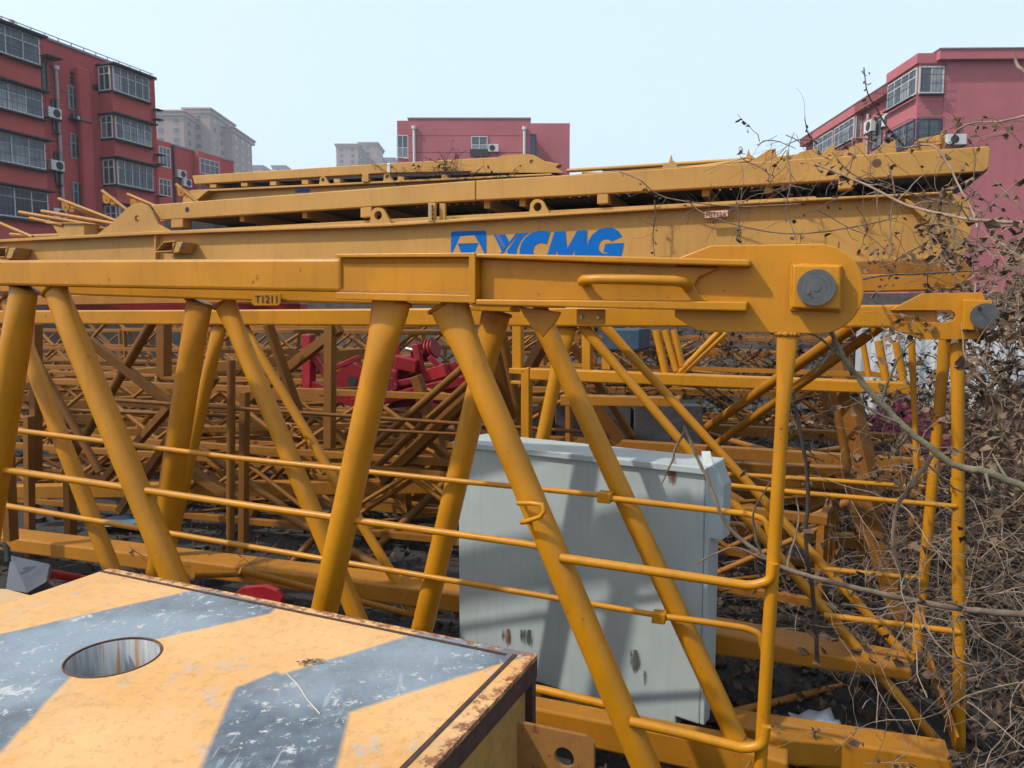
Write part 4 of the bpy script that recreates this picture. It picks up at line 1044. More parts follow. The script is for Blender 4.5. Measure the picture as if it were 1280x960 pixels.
A, B = V((3.95, 8.55, 0)), V((11, 5.4, 0)); L_ = (B-A).length; dv = (B-A).normalized(); nv = V((-dv.y, dv.x, 0))
n = int(L_/.02); vs = []; fs = []
for i in range(n):
    d = .02 * (0 if (i % 10) < 4 else (1 if 5 <= (i % 10) < 9 else .5))
    p = A+dv*(i*.02)+nv*d; vs += [p+ZD*.05, p+ZD*2.0]
for i in range(n-1): fs.append([2*i, 2*i+2, 2*i+3, 2*i+1])
o = MB().add(vs, fs).build('sheet', fencemat(), cfn); s_ = o.modifiers.new('t', 'SOLIDIFY'); s_.thickness = .002
MB().bar(A+ZD*2.01, B+ZD*2.01, .05, .04).build('top_rail', M['tagred'], cfn)
for k in range(5):
    p = A+dv*(L_*k/4)+nv*.06; MB().bar(p, p+ZD*2.1, .05, .05).build('post', M['iron'], cfn)
# ------------------------------------------------------------------ buildings
class Facade:
    def __init__(s, root, O, u):
        s.root = root; s.O = V((O[0], O[1], 0)); s.u = V((u[0], u[1], 0)).normalized()
        n = V((s.u.y, -s.u.x, 0))
        if n.dot(CAM-s.O) < 0: n = -n
        s.n = n
    def P(s, a, z, n=0): return s.O+s.u*a+s.n*n+ZD*z
    def px(s, x, y, n=0):
        p = onwall(s.O+s.n*n, s.n, x, y)-s.O; return p.dot(s.u), p.z
    def box(s, mb, a0, a1, z0, z1, n0, n1):
        mb.prism([s.P(a0, z0, n0), s.P(a1, z0, n0), s.P(a1, z1, n0), s.P(a0, z1, n0)], s.n*(n1-n0)); return mb
    def part(s, name, a0, a1, z0, z1, n0, n1, mat, parent=None, bevel=0):
        return s.box(MB(), a0, a1, z0, z1, n0, n1).build(name, mat, parent or s.root, bevel)
    def window(s, a0, a1, z0, z1, n=0.0, cols=2, transom=.66, frame='white', cage=False, curtain=(), parent=None, fw=.07):
        if a1 < a0: a0, a1 = a1, a0
        mb = MB(); f = fw
        s.box(mb, a0, a1, z0, z0+f, n, n+.06); s.box(mb, a0, a1, z1-f, z1, n, n+.06)
        s.box(mb, a0, a0+f, z0+f, z1-f, n, n+.06); s.box(mb, a1-f, a1, z0+f, z1-f, n, n+.06)
        w = (a1-a0)/cols
        for i in range(1, cols): s.box(mb, a0+i*w-f*.4, a0+i*w+f*.4, z0+f, z1-f, n, n+.055)
        if transom:
            zt_ = z0+(z1-z0)*transom; s.box(mb, a0+f, a1-f, zt_-f*.4, zt_+f*.4, n, n+.052)
        wo = mb.build('window', M[frame], parent or s.root)
        s.box(MB(), a0+f*.5, a1-f*.5, z0+f*.5, z1-f*.5, n-.02, n+.02).build('pane', M['glass'], wo)
        if curtain:
            cb = MB()
            for i in curtain: s.box(cb, a0+i*w+f*.6, a0+(i+1)*w-f*.6, z0+f, z0+(z1-z0)*(transom or 1)-.03, n+.021, n+.026)
            cb.build('curtain', M['curtain'], wo)
        if cage:
            cb = MB(); g = .01
            k = int((a1-a0)/.26)
            for i in range(k+1):
                aa = a0+(a1-a0)*i/k; s.box(cb, aa-g/2, aa+g/2, z0-.12, z1+.02, n+.28, n+.28+g)
            for zz in (z0-.12, z0+(z1-z0)*.3, z0+(z1-z0)*.65, z1): s.box(cb, a0, a1, zz-g, zz+g, n+.27, n+.30)
            for aa in (a0, a1):
                for zz in (z0-.12, z1): s.box(cb, aa-g, aa+g, zz-g, zz+g, n, n+.28)
            s.box(cb, a0, a1, z0-.14, z0-.10, n+.05, n+.29)
            cb.build('security_cage', M['iron'], wo)
        return wo
    def ac(s, a, z, n=0.0, w=.8, h=.55, parent=None):
        o = s.box(MB(), a-w/2, a+w/2, z, z+h, n+.15, n+.47).build('air_conditioner', M['white'], parent or s.root, .02)
        c = s.P(a-w*.12, z+h/2, n+.471); MB().tube(c, c+s.n*.01, h*.4, 20).build('fan_grille', M['iron'], o)
        b = MB(); s.box(b, a-w/2, a-w/2+.05, z-.06, z, n, n+.5); b.build('bracket', M['iron'], o)
        b = MB(); s.box(b, a+w/2-.05, a+w/2, z-.06, z, n, n+.5); b.build('bracket', M['iron'], o)
        return o

# left red block ----------------------------------------------------------
b1 = thing('apartment_block', 'nearest dark red apartment block at upper left with caged bay windows', 'building', (-28, 40, 0))
TOP = at(193, 100, 49).z
_p, _q = onz(193, 100, TOP), onz(0, 28, TOP)
f1 = Facade(b1, _p.xy, (_q-_p).xy)
LN = 30
KZ = lambda z: 1.95+(z-1.95)*.967
f1.part('wall', 0, LN, 0, TOP, -12, 0, M['redwall'])
f1.part('parapet_cap', -.1, LN, TOP, TOP+.12, -12, .12, M['coping'])
rowsz = [(KZ(a), KZ(b)) for a, b in [(15.5, 16.95), (12.7, 14.05), (9.95, 11.45), (7.15, 8.7), (4.4, 5.8)]]
def pxs(f, x, n=0): return f.px(x, 200, n)[0]
sB0 = pxs(f1, 190, 1.0); sB1 = pxs(f1, 144, 1.0)
sA0 = pxs(f1, 57, 1.0); sA1 = sA0+7.5
random.seed(11)
def bay(f, s0, s1, d, rows, wallm, top, cols=6, curt=None, cages=None):
    f.part('bay_wall', s0, s1, 0, top, 0, d, wallm)
    for i, (z0, z1) in enumerate(rows):
        f.part('canopy', s0-.2, s1+.2, z1+.04, z1+.12, .0, d+.45, M['iron'])
        w = f.window(s0+.05, s1-.05, z0, z1, d+.03, cols, .68, cage=(cages is None or i in cages), curtain=(curt or {}).get(i, ()))
        # side window of the bay (faces the viewer)
        g = Facade(f.root, tuple((f.P(s1, 0, 0)).xy), tuple(f.n.xy)); g.n = f.u.copy()
        g.window(.08, d-.02, z0, z1, .03, 2, .68, curtain=(0,) if i == 1 else ())
        f.part('sill', s0-.05, s1+.05, z0-.10, z0-.0, 0, d+.12, M['iron'])
bay(f1, sB0, sB1, 1.0, rowsz, M['redwall2'], KZ(17.1), 5, {1: (0, 1, 2, 3), 0: (4,)})
bay(f1, sA0, sA1, 1.0, rowsz, M['redwall2'], KZ(17.1), 8, {0: (3, 4, 5, 6, 7), 1: (1, 2), 2: (0, 1, 2, 3, 4, 5)})
# stair recess: pilaster, small windows, vents, pipe
sp0, sp1 = pxs(f1, 118, .4), pxs(f1, 103, .4)
f1.part('pilaster', sp0, sp1, 0, KZ(16.5), 0, .45, M['redwall'], None, .15)
sw0, sw1 = pxs(f1, 104), pxs(f1, 87)
for z0, z1 in ((13.95, 15.3), (11.15, 12.6), (8.4, 9.8), (5.6, 7)):
    z0, z1 = KZ(z0), KZ(z1)
    f1.window(pxs(f1, 101), pxs(f1, 88), z0, z1, .01, 2, .62, 'coping')
f1.part('shelf', pxs(f1, 110), pxs(f1, 87), 12.95, 13.0, 0, .5, M['iron'])
for k in range(9):
    a = pxs(f1, 109-k*2.4); h = random.uniform(.15, .4)
    f1.part('potted_item', a-.1, a+.1, 13.0, 13.0+h, .15, .4, M[['white', 'iron', 'darkblue'][k % 3]], None, .02)
vb = MB()
for i in range(3):
    for j in range(3):
        a, z = f1.px(89.5+i*5, 92+i*1.6+j*5.5)
        c = f1.P(a, z, .001); vb.tube(c, c+f1.n*.012, .12, 12)
vb.build('vent_holes', M['black'], b1)
for x in (118, 122):
    a, z = f1.px(x, 109, .0); f1.part('vent_holes', a-.12, a+.12, z-.2, z+.15, .0, .01, M['black'])
ap = pxs(f1, 75.5, .1)
MB().tube(f1.P(ap, 0, .14), f1.P(ap, 15.45, .14), .09, 12).build('drain_pipe', M['whitepipe'], b1)
MB().tube(f1.P(ap, 15.45, .14), f1.P(ap, 15.65, .14), .16, 12).build('pipe_head', M['white'], b1)
for z in (14.0, 11.2, 8.6): f1.ac(pxs(f1, 67, .2), z-1.3, .05)
f1.window(pxs(f1, 64), pxs(f1, 56.5), 14.2, 15.7, .01, 1, .6, 'iron', cage=True)
f1.window(pxs(f1, 73), pxs(f1, 67), 12.1, 13.8, .01, 1, .6, 'iron', cage=True)
f1.window(pxs(f1, 73), pxs(f1, 67), 9.3, 11, .01, 1, .6, 'iron', cage=True)
f1.part('window_awning', pxs(f1, 74), pxs(f1, 56), 15.9, 15.96, 0, .7, M['iron'])
for z in (14.4, 11.55, 8.8, 6): f1.part('floor_groove', sp1, pxs(f1, 57), z, z+.04, -.01, .004, M['iron'])
for k in range(14):
    f1.part('roof_rail_post', .2+k*.8, .24+k*.8, TOP+.12, TOP+.35, -.1, -.06, M['coping'])
f1.part('roof_rail', 0, 11, TOP+.33, TOP+.37, -.1, -.06, M['coping'])
a, z = f1.px(30, 30); f1.part('roof_vent', a-.1, a+.1, TOP, TOP+.7, -1, -.8, M['coping'])
for k in range(12):          # end wall ledge brackets at the right corner
    pass
for z in (15.0, 14.4, 12.2, 11.6, 9.6): f1.part('corner_bracket', -.15, .35, z, z+.05, .05, .5, M['iron'])

# red wing further back ----------------------------------------------------
b2 = thing('apartment_block', 'lower looking red apartment block farther back, right of the nearest one', 'building', (-30, 70, 0))
T2 = at(197, 177, 66).z; _p, _q = onz(292, 203, T2), onz(197, 177, T2)
f2 = Facade(b2, _p.xy, (_q-_p).xy)
f2.part('wall', 0, 14, 0, T2, -14, 0, M['redwall'])
f2.part('parapet_cap', -.1, 14, T2, T2+.15, -14, .1, M['coping'])
def wpx(f, x0, x1, y0, y1, n=0, **k):
    a0, z1 = f.px(x0, y0, n); a1, _ = f.px(x1, y1, n); am = (x0+x1)/2
    _, zt_ = f.px(am, y0, n); _, zb_ = f.px(am, y1, n)
    return f.window(a1, a0, zb_, zt_, n+.01, **k)
f2.part('bay_wall', pxs(f2, 214, .6), pxs(f2, 190, .6), 0, T2, 0, .6, M['redwall2'])
f2.part('bay_wall', pxs(f2, 276, .6), pxs(f2, 248, .6), 0, T2-.05, 0, .6, M['redwall2'])
wpx(f2, 198, 213, 184, 209, .6, cols=3); wpx(f2, 198, 214, 224, 245, .6, cols=3)
wpx(f2, 249, 274, 200, 219, .6, cols=4); wpx(f2, 226, 234, 214, 232, cols=2, frame='coping')
wpx(f2, 249, 274, 238, 256, .6, cols=4)
for x, y in ((223, 223), (230, 234)):
    a, z = f2.px(x, y); f2.ac(a, z, w=1.0, h=.7)
ap = pxs(f2, 216); MB().tube(f2.P(ap, 0, .12), f2.P(ap, 17, .12), .1, 10).build('drain_pipe', M['iron'], b2)

# centre block --------------------------------------------------------------
b3 = thing('apartment_block', 'pinkish red block end wall standing alone above the girders at centre', 'building', (-3, 65, 0))
x0 = at(510, 150, 65).x; x1 = at(663, 150, 65).x; x2 = at(711, 155, 70).x
f3 = Facade(b3, (x0, 65), (1, 0)); 
W3 = x1-x0; T3 = at(580, 148.5, 65).z
f3.part('wall', 0, W3, 0, T3, -30, 0, M['pinkwall'])
f3.part('roof_coping', -.05, W3+.05, T3, T3+.1, -30, .06, M['coping'])
f3.part('rear_wall', W3, x2-x0+.1, 0, at(690, 154, 70).z, -30, -5, M['pinkwall'])
f3.part('bay_wall', -1.0, 0, 0, T3-3.2, -4, -.4, M['pinkwall'])
f3.part('bay_wall', -1.0, 0, T3-1.25, T3-.05, -4, -.4, M['pinkwall'])
f3.window(-1.0, -.05, T3-3.18, T3-1.27, -.38, 2, .45, curtain=(0, 1))
g = Facade(b3, (x0-1.0, 65.4), (0, 1)); g.n = V((-1, 0, 0)); g.window(.05, 3.5, T3-3.18, T3-1.27, .0, 4, .5)
for y in (170, 191):
    z = f3.px(580, y)[1]; f3.part('groove', 0, W3, z, z+.05, -.01, .006, M['iron'] if False else wallmat('groove_shade', (.2, .045, .05)) if y == 170 else bpy.data.materials['groove_shade'])
for x, yt in ((517.5, 160), (655.5, 161)):
    a, z = f3.px(x, yt, .1); MB().tube(f3.P(a, 0, .12), f3.P(a, z, .12), .12, 12).build('drain_pipe', M['white'], b3); MB().tube(f3.P(a, z-.1, .12), f3.P(a, z+.15, .12), .2, 12).build('pipe_head', M['white'], b3)
a0, z1 = f3.px(589, 170.5); a1, z0 = f3.px(609.5, 192)
f3.window(a0, a1, z0, z1, .01, 2, .5, curtain=(0, 1))
f3.part('window_box', a0-.1, a1+.1, z0-.25, z0+.35, .1, .14, M['iron'])
a, z = f3.px(617, 191); f3.ac(a, z, w=.85, h=.62)
f3.window(W3-.02, W3+.55, T3-3.1, T3-1, -1.2, 1, 0, 'darkblue')

# right pink block ----------------------------------------------------------
b4 = thing('apartment_block', 'tall pink block at the right edge with caged corner bay windows', 'building', (26, 41, 0))
CX, CY = at(1181, 100, 41).x, 41.0
f4 = Facade(b4, (CX, CY), (.0215, 1))     # side facade, recedes
if f4.n.x > 0: f4.n = -f4.n
e4 = Facade(b4, (CX, CY), (1, -.0215))    # end wall
T4 = at(1181, 63, 41).z-.55
e4.part('wall', 0, 14, 0, T4, -20, 0, M['pinkwall'])
e4.part('cornice', -.5, 14, T4-.0, T4+.5, -20, .35, M['redwall2'] if False else M['pinkwall'])
e4.part('roof_coping', -.55, 14, T4+.5, T4+.56, -20, .4, M['coping'])
dB = 1.38
rows4 = [(13.8, 15.2), (11.2, 12.5), (8.6, 9.9)]
def bay4(s0, s1, cols, rows, dB=1.38):
    f4.part('bay_wall', s0, s1, 0, T4-.1, 0, dB, M['pinkwall'])
    f4.part('bay_cornice', s0-.05, s1+.05, T4-.1, T4+.42, 0, dB+.12, M['pinkwall'])
    for i, (z0, z1) in enumerate(rows):
        f4.window(s0+.05, s1-.05, z0, z1, dB+.02, cols, .66, frame='white' if i == 0 else 'darkblue', cage=True, curtain=(1,) if i == 0 else ())
        g = Facade(b4, tuple(f4.P(s0, 0, 0).xy), tuple(f4.n.xy)); g.n = -f4.u.copy()
        g.window(.05 if dB > 1 else .02, dB-.02, z0, z1, .02, 2 if dB > 1 else 1, 0, fw=.07 if dB > 1 else .03, frame='white' if i == 0 else 'darkblue', cage=True, curtain=(0,) if i == 0 else ())
bay4(.05, 3.4, 4, rows4)
bay4(10, 13.3, 4, rows4, .4)
bay4(13.5, 17.2, 4, rows4, .4)
f4.part('cornice', 3.4, 10, T4-.05, T4+.45, 0, .5, M['pinkwall'])
f4.part('cornice', 17.3, 20, T4-.05, T4+.45, 0, .5, M['pinkwall'])
a0 = f4.px(1105, 135)[0]; a1 = f4.px(1091, 135)[0]
f4.window(min(a0, a1), max(a0, a1), 12.6, 14.5, .01, 2, 0, 'iron')
ap = f4.px(1085, 150, .15)[0]; MB().tube(f4.P(ap, 0, .15), f4.P(ap, 15.0, .15), .11, 12).build('drain_pipe', M['whitepipe'], b4)
for x, y in ((1112, 158), (1089, 166)):
    a, z = f4.px(x, y, .3); f4.ac(a, z, .1, 1.0, .75)
a, z = e4.px(1190, 183); e4.ac(a, z, 0, 1.0, .55)
MB().path([e4.P(e4.px(1199, 150)[0], e4.px(1199, y)[1], .05) for y in (152, 160, 170, 178)], .05, 6).build('wall_stain_gap', M['iron'], b4)

# beige towers ---------------------------------------------------------------
def tower(label, Y, vols, rowh=3.0):
    root = thing('apartment_tower', label, 'tower', (0, 0, 0))
    root.location = ((vols[0][0]-640)/F*Y, Y, 0); WL[root.name] = V(root.location)
    for x0, x1, yt, dY, cols, x2 in vols:
        Yv = Y+dY; ax = at(x0, yt, Yv).x; bx_ = at(x1, yt, Yv).x; zt_ = at(x0, yt, Yv).z
        mb = MB().bx(ax, bx_, Yv, Yv+(22 if x2 is None else x2), 0, zt_); mb.build('wall', M['beige'], root)
        mb = MB().bx(ax-.9, bx_+.9, Yv-.9, Yv+22.5, zt_, zt_+.5).bx(ax-.4, bx_+.4, Yv-.4, Yv+22.5, zt_-1.2, zt_-.0)
        mb.build('cornice', M['beige2'], root)
        for c_ in range(cols):
            for r in range(7):
                z = zt_-3.5-r*3.1; a = ax+(bx_-ax)*(c_+.5)/cols
                w = min(.9, (bx_-ax)/cols*.3)
                wo = MB().bx(a-w, a+w, Yv-.06, Yv+.05, z-.1, z+1.5).build('window', M['glass'], root)
                MB().bx(a-w-.1, a+w+.1, Yv-.12, Yv-.0601, z-.35, z-.1).build('sill', M['beige2'], wo)
        # right hand flank windows
        for k in range(3):
            for r in range(6):
                z = zt_-3.5-r*3.1; yy = Yv+3+k*6
                MB().bx(bx_-.05, bx_+.06, yy, yy+1.8, z, z+1.5).build('window', M['glass'], root)
tower('tall beige tower block rising behind the left red blocks', 250, [(190, 229, 140, 0, 2, 24), (231, 262, 137, 10, 1, 20), (262, 290, 160, 22, 1, 20)])
tower('pair of joined beige towers left of the centre pink block', 420, [(420, 447, 181, 0, 2, 20), (449, 471, 179, 14, 1, 20)])
tower('distant low beige roof just left of the pair of joined towers', 520, [(312, 328, 207.5, 0, 1, 20)])
tower('distant low beige roof between the other small roof and the joined towers', 540, [(340, 356, 207.5, 0, 1, 20)])
tower('sliver of beige tower beside the centre pink block', 520, [(474, 493, 198, 0, 1, 20)])
# ------------------------------------------------------------------ dry vegetation
M['twig'] = plain('dry_vine_bark', (.22, .15, .10), .9, 0, .35, 12, .3)
M['twig2'] = plain('pale_dry_vine', (.33, .235, .16), .9, 0, .3, 12)
M['twigd'] = plain('dark_dead_stem', (.062, .042, .030), .9, 0, .3, 12)
M['bark'] = plain('green_grey_bark', (.20, .17, .10), .85, 0, .3, 25, .5)
M['leaf'] = plain('dry_brown_leaf', (.12, .066, .035), .85, 0, .45, 7)
M['leaf2'] = plain('pale_dry_leaf', (.24, .145, .08), .85, 0, .4, 7)
def leaf(mb, p, s, droop=True):
    a = random.uniform(0, 2*math.pi)
    d = V((math.cos(a), math.sin(a), random.uniform(-1.4, .2) if droop else random.uniform(-.25, .35))).normalized()
    w = d.cross(V((random.gauss(0, 1), random.gauss(0, 1), random.gauss(0, 1))) if droop else V((random.gauss(0, .3), random.gauss(0, .3), 1))).normalized()
    u = w.cross(d)
    b = len(mb.v)
    k = random.uniform(.16, .42)
    vs = [p, p+d*s*.4+w*s*k*.8+u*s*.4*random.uniform(-1, 1), p+d*s*.45-u*s*.12, p+d*s*.4-w*s*k*.8+u*s*.4*random.uniform(-1, 1),
          p+d*s*.8+w*s*k*.4+u*s*.35*random.uniform(-1, 1), p+d*s*.8-w*s*k*.4+u*s*.35*random.uniform(-1, 1), p+d*s+u*s*.25*random.uniform(-1, 1)]
    mb.add(vs, [[0, 1, 2], [0, 2, 3], [1, 4, 2], [2, 5, 3], [2, 4, 6], [2, 6, 5]])
def wander(p, d, L, step=.07, wig=.35, grav=0.0):
    pts = [V(p)]; d = V(d).normalized(); n = max(2, int(L/step))
    for i in range(n):
        d = (d+V((random.gauss(0, wig*.4), random.gauss(0, wig*.4), random.gauss(0, wig*.4)-grav*.1))).normalized()
        pts.append(pts[-1]+d*step)
    return pts
def vine_mass(name, label, cat, seeds, r, mat, leafmat, leafrate, lsize, kind='stuff', loc=None):
    root_mb = MB(); lm = MB()
    for (p, d, L, wig, grav) in seeds:
        pts = wander(p, d, L, .06, wig, grav)
        pts = [q if q.z > .02 else V((q.x, q.y, .02)) for q in pts]
        rr_ = r*random.uniform(.5, 1.25)
        root_mb.path(pts, [rr_*(1-.6*i/len(pts)) for i in range(len(pts))], 4, caps=False)
        for q in pts[2:]:
            if random.random() < leafrate:
                for _ in range(random.randint(1, 3)):
                    leaf(lm, q+V((random.gauss(0, .012), random.gauss(0, .012), random.gauss(0, .012))), lsize*random.uniform(.5, 1.3))
            if random.random() < .25:
                sd_ = wander(q, (random.gauss(0, 1), random.gauss(0, 1), random.gauss(0, 1)), random.uniform(.06, .2), .03, .5, .3)
                root_mb.path(sd_, rr_*.45, 3, caps=False)
                if random.random() < leafrate*2: leaf(lm, sd_[-1], lsize*random.uniform(.5, 1.1))
    o = root_mb.build(name, mat); tag(o, label, cat, kind=kind)
    if lm.v: lm.build('dead_leaves', leafmat, o)['kind'] = 'stuff'
    return o
def U(a, b): return random.uniform(a, b)
# named branches -------------------------------------------------------------
def smooth(pts, n=6):
    out = []
    for i in range(len(pts)-1):
        p0 = pts[max(0, i-1)]; p1 = pts[i]; p2 = pts[i+1]; p3 = pts[min(len(pts)-1, i+2)]
        for k in range(n):
            t = k/n
            out.append(.5*((2*p1)+(p2-p0)*t+(2*p0-5*p1+4*p2-p3)*t*t+(3*p1-p0-3*p2+p3)*t**3))
    out.append(pts[-1]); return out
def branch(label, pxs_, r0, r1, mat, name='branch', leaves=0, lsize=.05, twigs=4, leafmat=None):
    P = smooth([at(*p) for p in pxs_])
    P = [p+V((U(-1, 1), U(-1, 1), U(-1, 1)))*r0*.3 for p in P]
    n = len(P)
    o = MB().path(P, [lerp(r0, r1, i/(n-1))*U(.92, 1.1) for i in range(n)], 9).build(name, M[mat], None)
    tag(o, label, 'branch')
    for _ in range(twigs):
        q = random.choice(P); t = wander(q, (U(-1, 1), U(-1, 1), U(-1, 1)), U(.1, .35), .03, .4)
        MB().path(t, [r1*.5*(1-.6*k/len(t)) for k in range(len(t))], 4).build('twig', M[mat], o)
    if leaves:
        lm = MB()
        for _ in range(leaves): leaf(lm, random.choice(P)+V((U(-.02, .02), U(-.02, .02), U(-.03, 0))), lsize*U(.6, 1.3))
        lm.build('dead_leaves', M[leafmat or 'leaf'], o)['kind'] = 'stuff'
    return o
random.seed(21)
branch('long bare greenish branch curving down right from the round lug plate', [(1036, 405, 2.45), (1046, 432, 2.42), (1062, 458, 2.4), (1088, 490, 2.38), (1130, 533, 2.35), (1165, 562, 2.32), (1195, 582, 2.3), (1240, 592, 2.25), (1300, 618, 2.2)], .008, .012, 'bark', twigs=8)
branch('dark grey stick crossing low at right from the cabinet corner to the frame edge', [(855, 532, 2.75), (868, 565, 2.72), (885, 600, 2.7), (908, 655, 2.65), (945, 688, 2.6), (985, 712, 2.55), (1050, 730, 2.5), (1130, 748, 2.45), (1210, 762, 2.4), (1300, 770, 2.35)], .005, .011, 'twig', twigs=12)
branch('thin dark upright stem beside the end post, right of the cabinet', [(990, 490, 3.1), (1000, 540, 3.1), (1010, 600, 3.1), (1008, 680, 3.1), (1018, 760, 3.1), (1022, 830, 3.1)], .008, .009, 'twigd', leaves=10, lsize=.05)
branch('brown vine looping up from the grey stick toward the end post at right', [(1140, 745, 2.6), (1118, 690, 2.6), (1120, 640, 2.6), (1140, 605, 2.6), (1165, 570, 2.6)], .006, .008, 'twig', leaves=6)
branch('pale vine running along the end of the lettered girder to the right edge', [(1020, 205, 5.0), (1080, 230, 4.8), (1130, 255, 4.6), (1180, 268, 4.3), (1230, 276, 4.0), (1310, 280, 3.7)], .006, .010, 'twig2', leaves=14, twigs=10, lsize=.07)
branch('pale vine arching over the walkway frame end', [(1130, 185, 5.2), (1165, 182, 5.1), (1185, 205, 5), (1200, 235, 4.9), (1215, 262, 4.8), (1222, 285, 4.7)], .007, .006, 'twig2', twigs=7)
branch('thin reddish vine crossing the pink wall at the far right', [(1192, 170, 4.6), (1200, 160, 4.5), (1220, 153, 4.4), (1250, 152, 4.3), (1300, 140, 4.2)], .005, .006, 'twig2', twigs=1)
branch('bare pale twig entering at the upper right corner', [(1268, 66, 4), (1270, 78, 4), (1278, 88, 3.95), (1300, 105, 3.9)], .006, .010, 'twig2', twigs=0)
branch('thin stem with tiny leaves rising against the sky left of the right block', [(1130, 182, 5.3), (1110, 160, 5.3), (1095, 135, 5.3), (1084, 115, 5.3), (1080, 84, 5.3)], .007, .003, 'twigd', leaves=26, lsize=.035, twigs=3)
branch('thin bare stem rising against the sky above the railing plates', [(1022, 180, 5.6), (1012, 170, 5.6), (1008, 160, 5.6), (1006, 146, 5.6)], .006, .003, 'twigd', leaves=8, lsize=.03, twigs=2)
for i, (pts, lab) in enumerate([
    ([(860, 250, 5.9), (872, 262, 5.9), (900, 275, 5.8), (950, 288, 5.7), (1000, 292, 5.6), (1060, 285, 5.5), (1120, 272, 5.4)], 'thin vine sagging across the web right of the number tag'),
    ([(775, 215, 6.4), (800, 225, 6.3), (822, 243, 6.3), (860, 252, 6.2), (920, 258, 6.0), (1000, 255, 5.7)], 'thin vine trailing over the walkway edge toward the number tag'),
    ([(818, 250, 6.3), (819, 270, 6.3), (816, 295, 6.3), (818, 320, 6.3)], 'thin vine hanging straight down over the end of the lettering'),
    ([(985, 195, 5.9), (988, 230, 5.8), (983, 262, 5.8), (996, 300, 5.7)], 'pale vine hanging down the web below the gusset plates'),
    ([(920, 252, 5.6), (924, 275, 5.6), (920, 300, 5.6)], 'short tuft of vine hanging beside the number tag'),
    ([(1040, 190, 5.6), (1062, 215, 5.5), (1100, 232, 5.4), (1150, 245, 5.3), (1230, 265, 5)], 'vine draped across the drain hole of the walkway beam'),
    ([(1110, 205, 5.4), (1118, 240, 5.3), (1113, 275, 5.3), (1115, 320, 5.2)], 'vine hanging over the girder end stiffener'),
    ([(1180, 260, 5.0), (1160, 300, 5.0), (1130, 318, 4.9), (1115, 330, 4.9)], 'vine bending down past the bottom flange end'),
    ([(1010, 365, 2.3), (1100, 345, 3.6), (1160, 342, 3.9), (1230, 338, 4)], 'dark cable like vine along the chord right of the pin')]):
    branch(lab, pts, .005, .005, 'twig', leaves=7, lsize=.045, twigs=6)
# tangles ---------------------------------------------------------------------
random.seed(33)
S = []
for _ in range(32):       # over the walkway and girder at the right
    x, y = U(925, 1235), U(165, 200); S.append((at(x, y, U(5.1, 6.0)), (U(-1, 1), U(-1, .3), U(-.8, .5)), U(.3, 1.2), .5, .8))
for _ in range(16):
    x, y = U(1000, 1230), U(200, 270); S.append((at(x, y, U(4.9, 5.4)), (U(-1, 1), U(-.6, .2), U(-1, .2)), U(.3, 1.3), .4, .5))
vine_mass('vine_tangle', 'tangle of dry vines hanging over the right end of the girder and walkway', 'vines', S, .0035, M['twig'], M['leaf'], .16, .045)
S = []
for _ in range(210):      # mass at the right edge
    x, y = U(1215, 1345), U(285, 560); S.append((at(x, y, U(3.2, 4.6)), (U(-1, 1), U(-1, 1), U(-1, .6)), U(.3, 1.2), .5, .5))
vine_mass('vine_tangle', 'thick clump of dry vines and curled leaves at the right edge above the fence', 'vines', S, .003, M['twig2'], M['leaf2'], .6, .055)
S = []
for _ in range(250):
    x = U(1090, 1340); Y = U(2.5, 4.8); p = at(x, 600, Y); p.z = U(0.05, 1.0)
    S.append((p, (U(-1, 1), U(-1, 1), U(-.3, 1.2)), U(.4, 1.4), .45, .5))
vine_mass('vine_tangle', 'tangle of pale dry stems around the end posts at lower right', 'vines', S, .0024, M['twig2'], M['leaf'], .12, .05)
S = []
for _ in range(900):      # dark brush pile to the right behind
    x, y = U(2.7, 8), U(4.4, 8.0)
    h = max(.1, .8+(x-3)*.42)
    S.append((V((x, y, U(0, h))), (U(-1, 1), U(-1, 1), U(-.2, .6)), U(.3, 1.3), .5, .3))
vine_mass('brush_pile', 'dark pile of dead brush filling the ground at right behind the section', 'brush', S, .006, M['twigd'], M['leaf'], .16, .08)
S = []
for _ in range(170):
    p = V((U(.9, 3.4), U(3.6, 6.6), U(0, .3))); S.append((p, (U(-1, 1), U(-1, 1), U(-.1, .9)), U(.2, .8), .5, .5))
for _ in range(420):
    p = V((U(1.0, 6.5), U(7.2, 13), U(0, 1.9))); S.append((p, (U(-1, 1), U(-1, 1), U(-.4, .6)), U(.3, 1.1), .5, .3))
vine_mass('dry_undergrowth', 'dry thin undergrowth on the ground behind and right of the grey cabinet', 'brush', S, .004, M['twig'], M['leaf'], .12, .06)
S = []
for _ in range(22):
    p = at(U(1250, 1320), U(320, 470), U(2.6, 3.3)); S.append((p, (U(-.6, .6), U(-1, 1), U(-1, 0)), U(.12, .4), .5, .9))
vine_mass('leaf_clump', 'hanging clump of crumpled dry leaves beside the farther pin at the right edge', 'vines', S, .0025, M['twig'], M['leaf'], .75, .06)
S = []
for _ in range(520):
    p = V((U(.9, 5), U(7.4, 11), U(0, 1.8))); S.append((p, (U(-1, 1), U(-1, 1), U(-.3, .6)), U(.3, 1.1), .5, .3))
vine_mass('brush_pile', 'dark dead brush standing between the far sections beyond the cabinet', 'brush', S, .006, M['twigd'], M['leaf'], .2, .07)
S = []
for _ in range(26):
    p = on(K2, U(548, 575), U(203, 218), -.05); S.append((p, (U(-1, 1), U(-1, 1), U(-1, 1)), U(.2, .4), .6, .2))
for _ in range(24):
    p = on(K2, U(490, 660), 222, -.06); S.append((p, (U(-1, 1), U(-.4, .1), U(-.3, .5)), U(.2, .5), .5, .2))
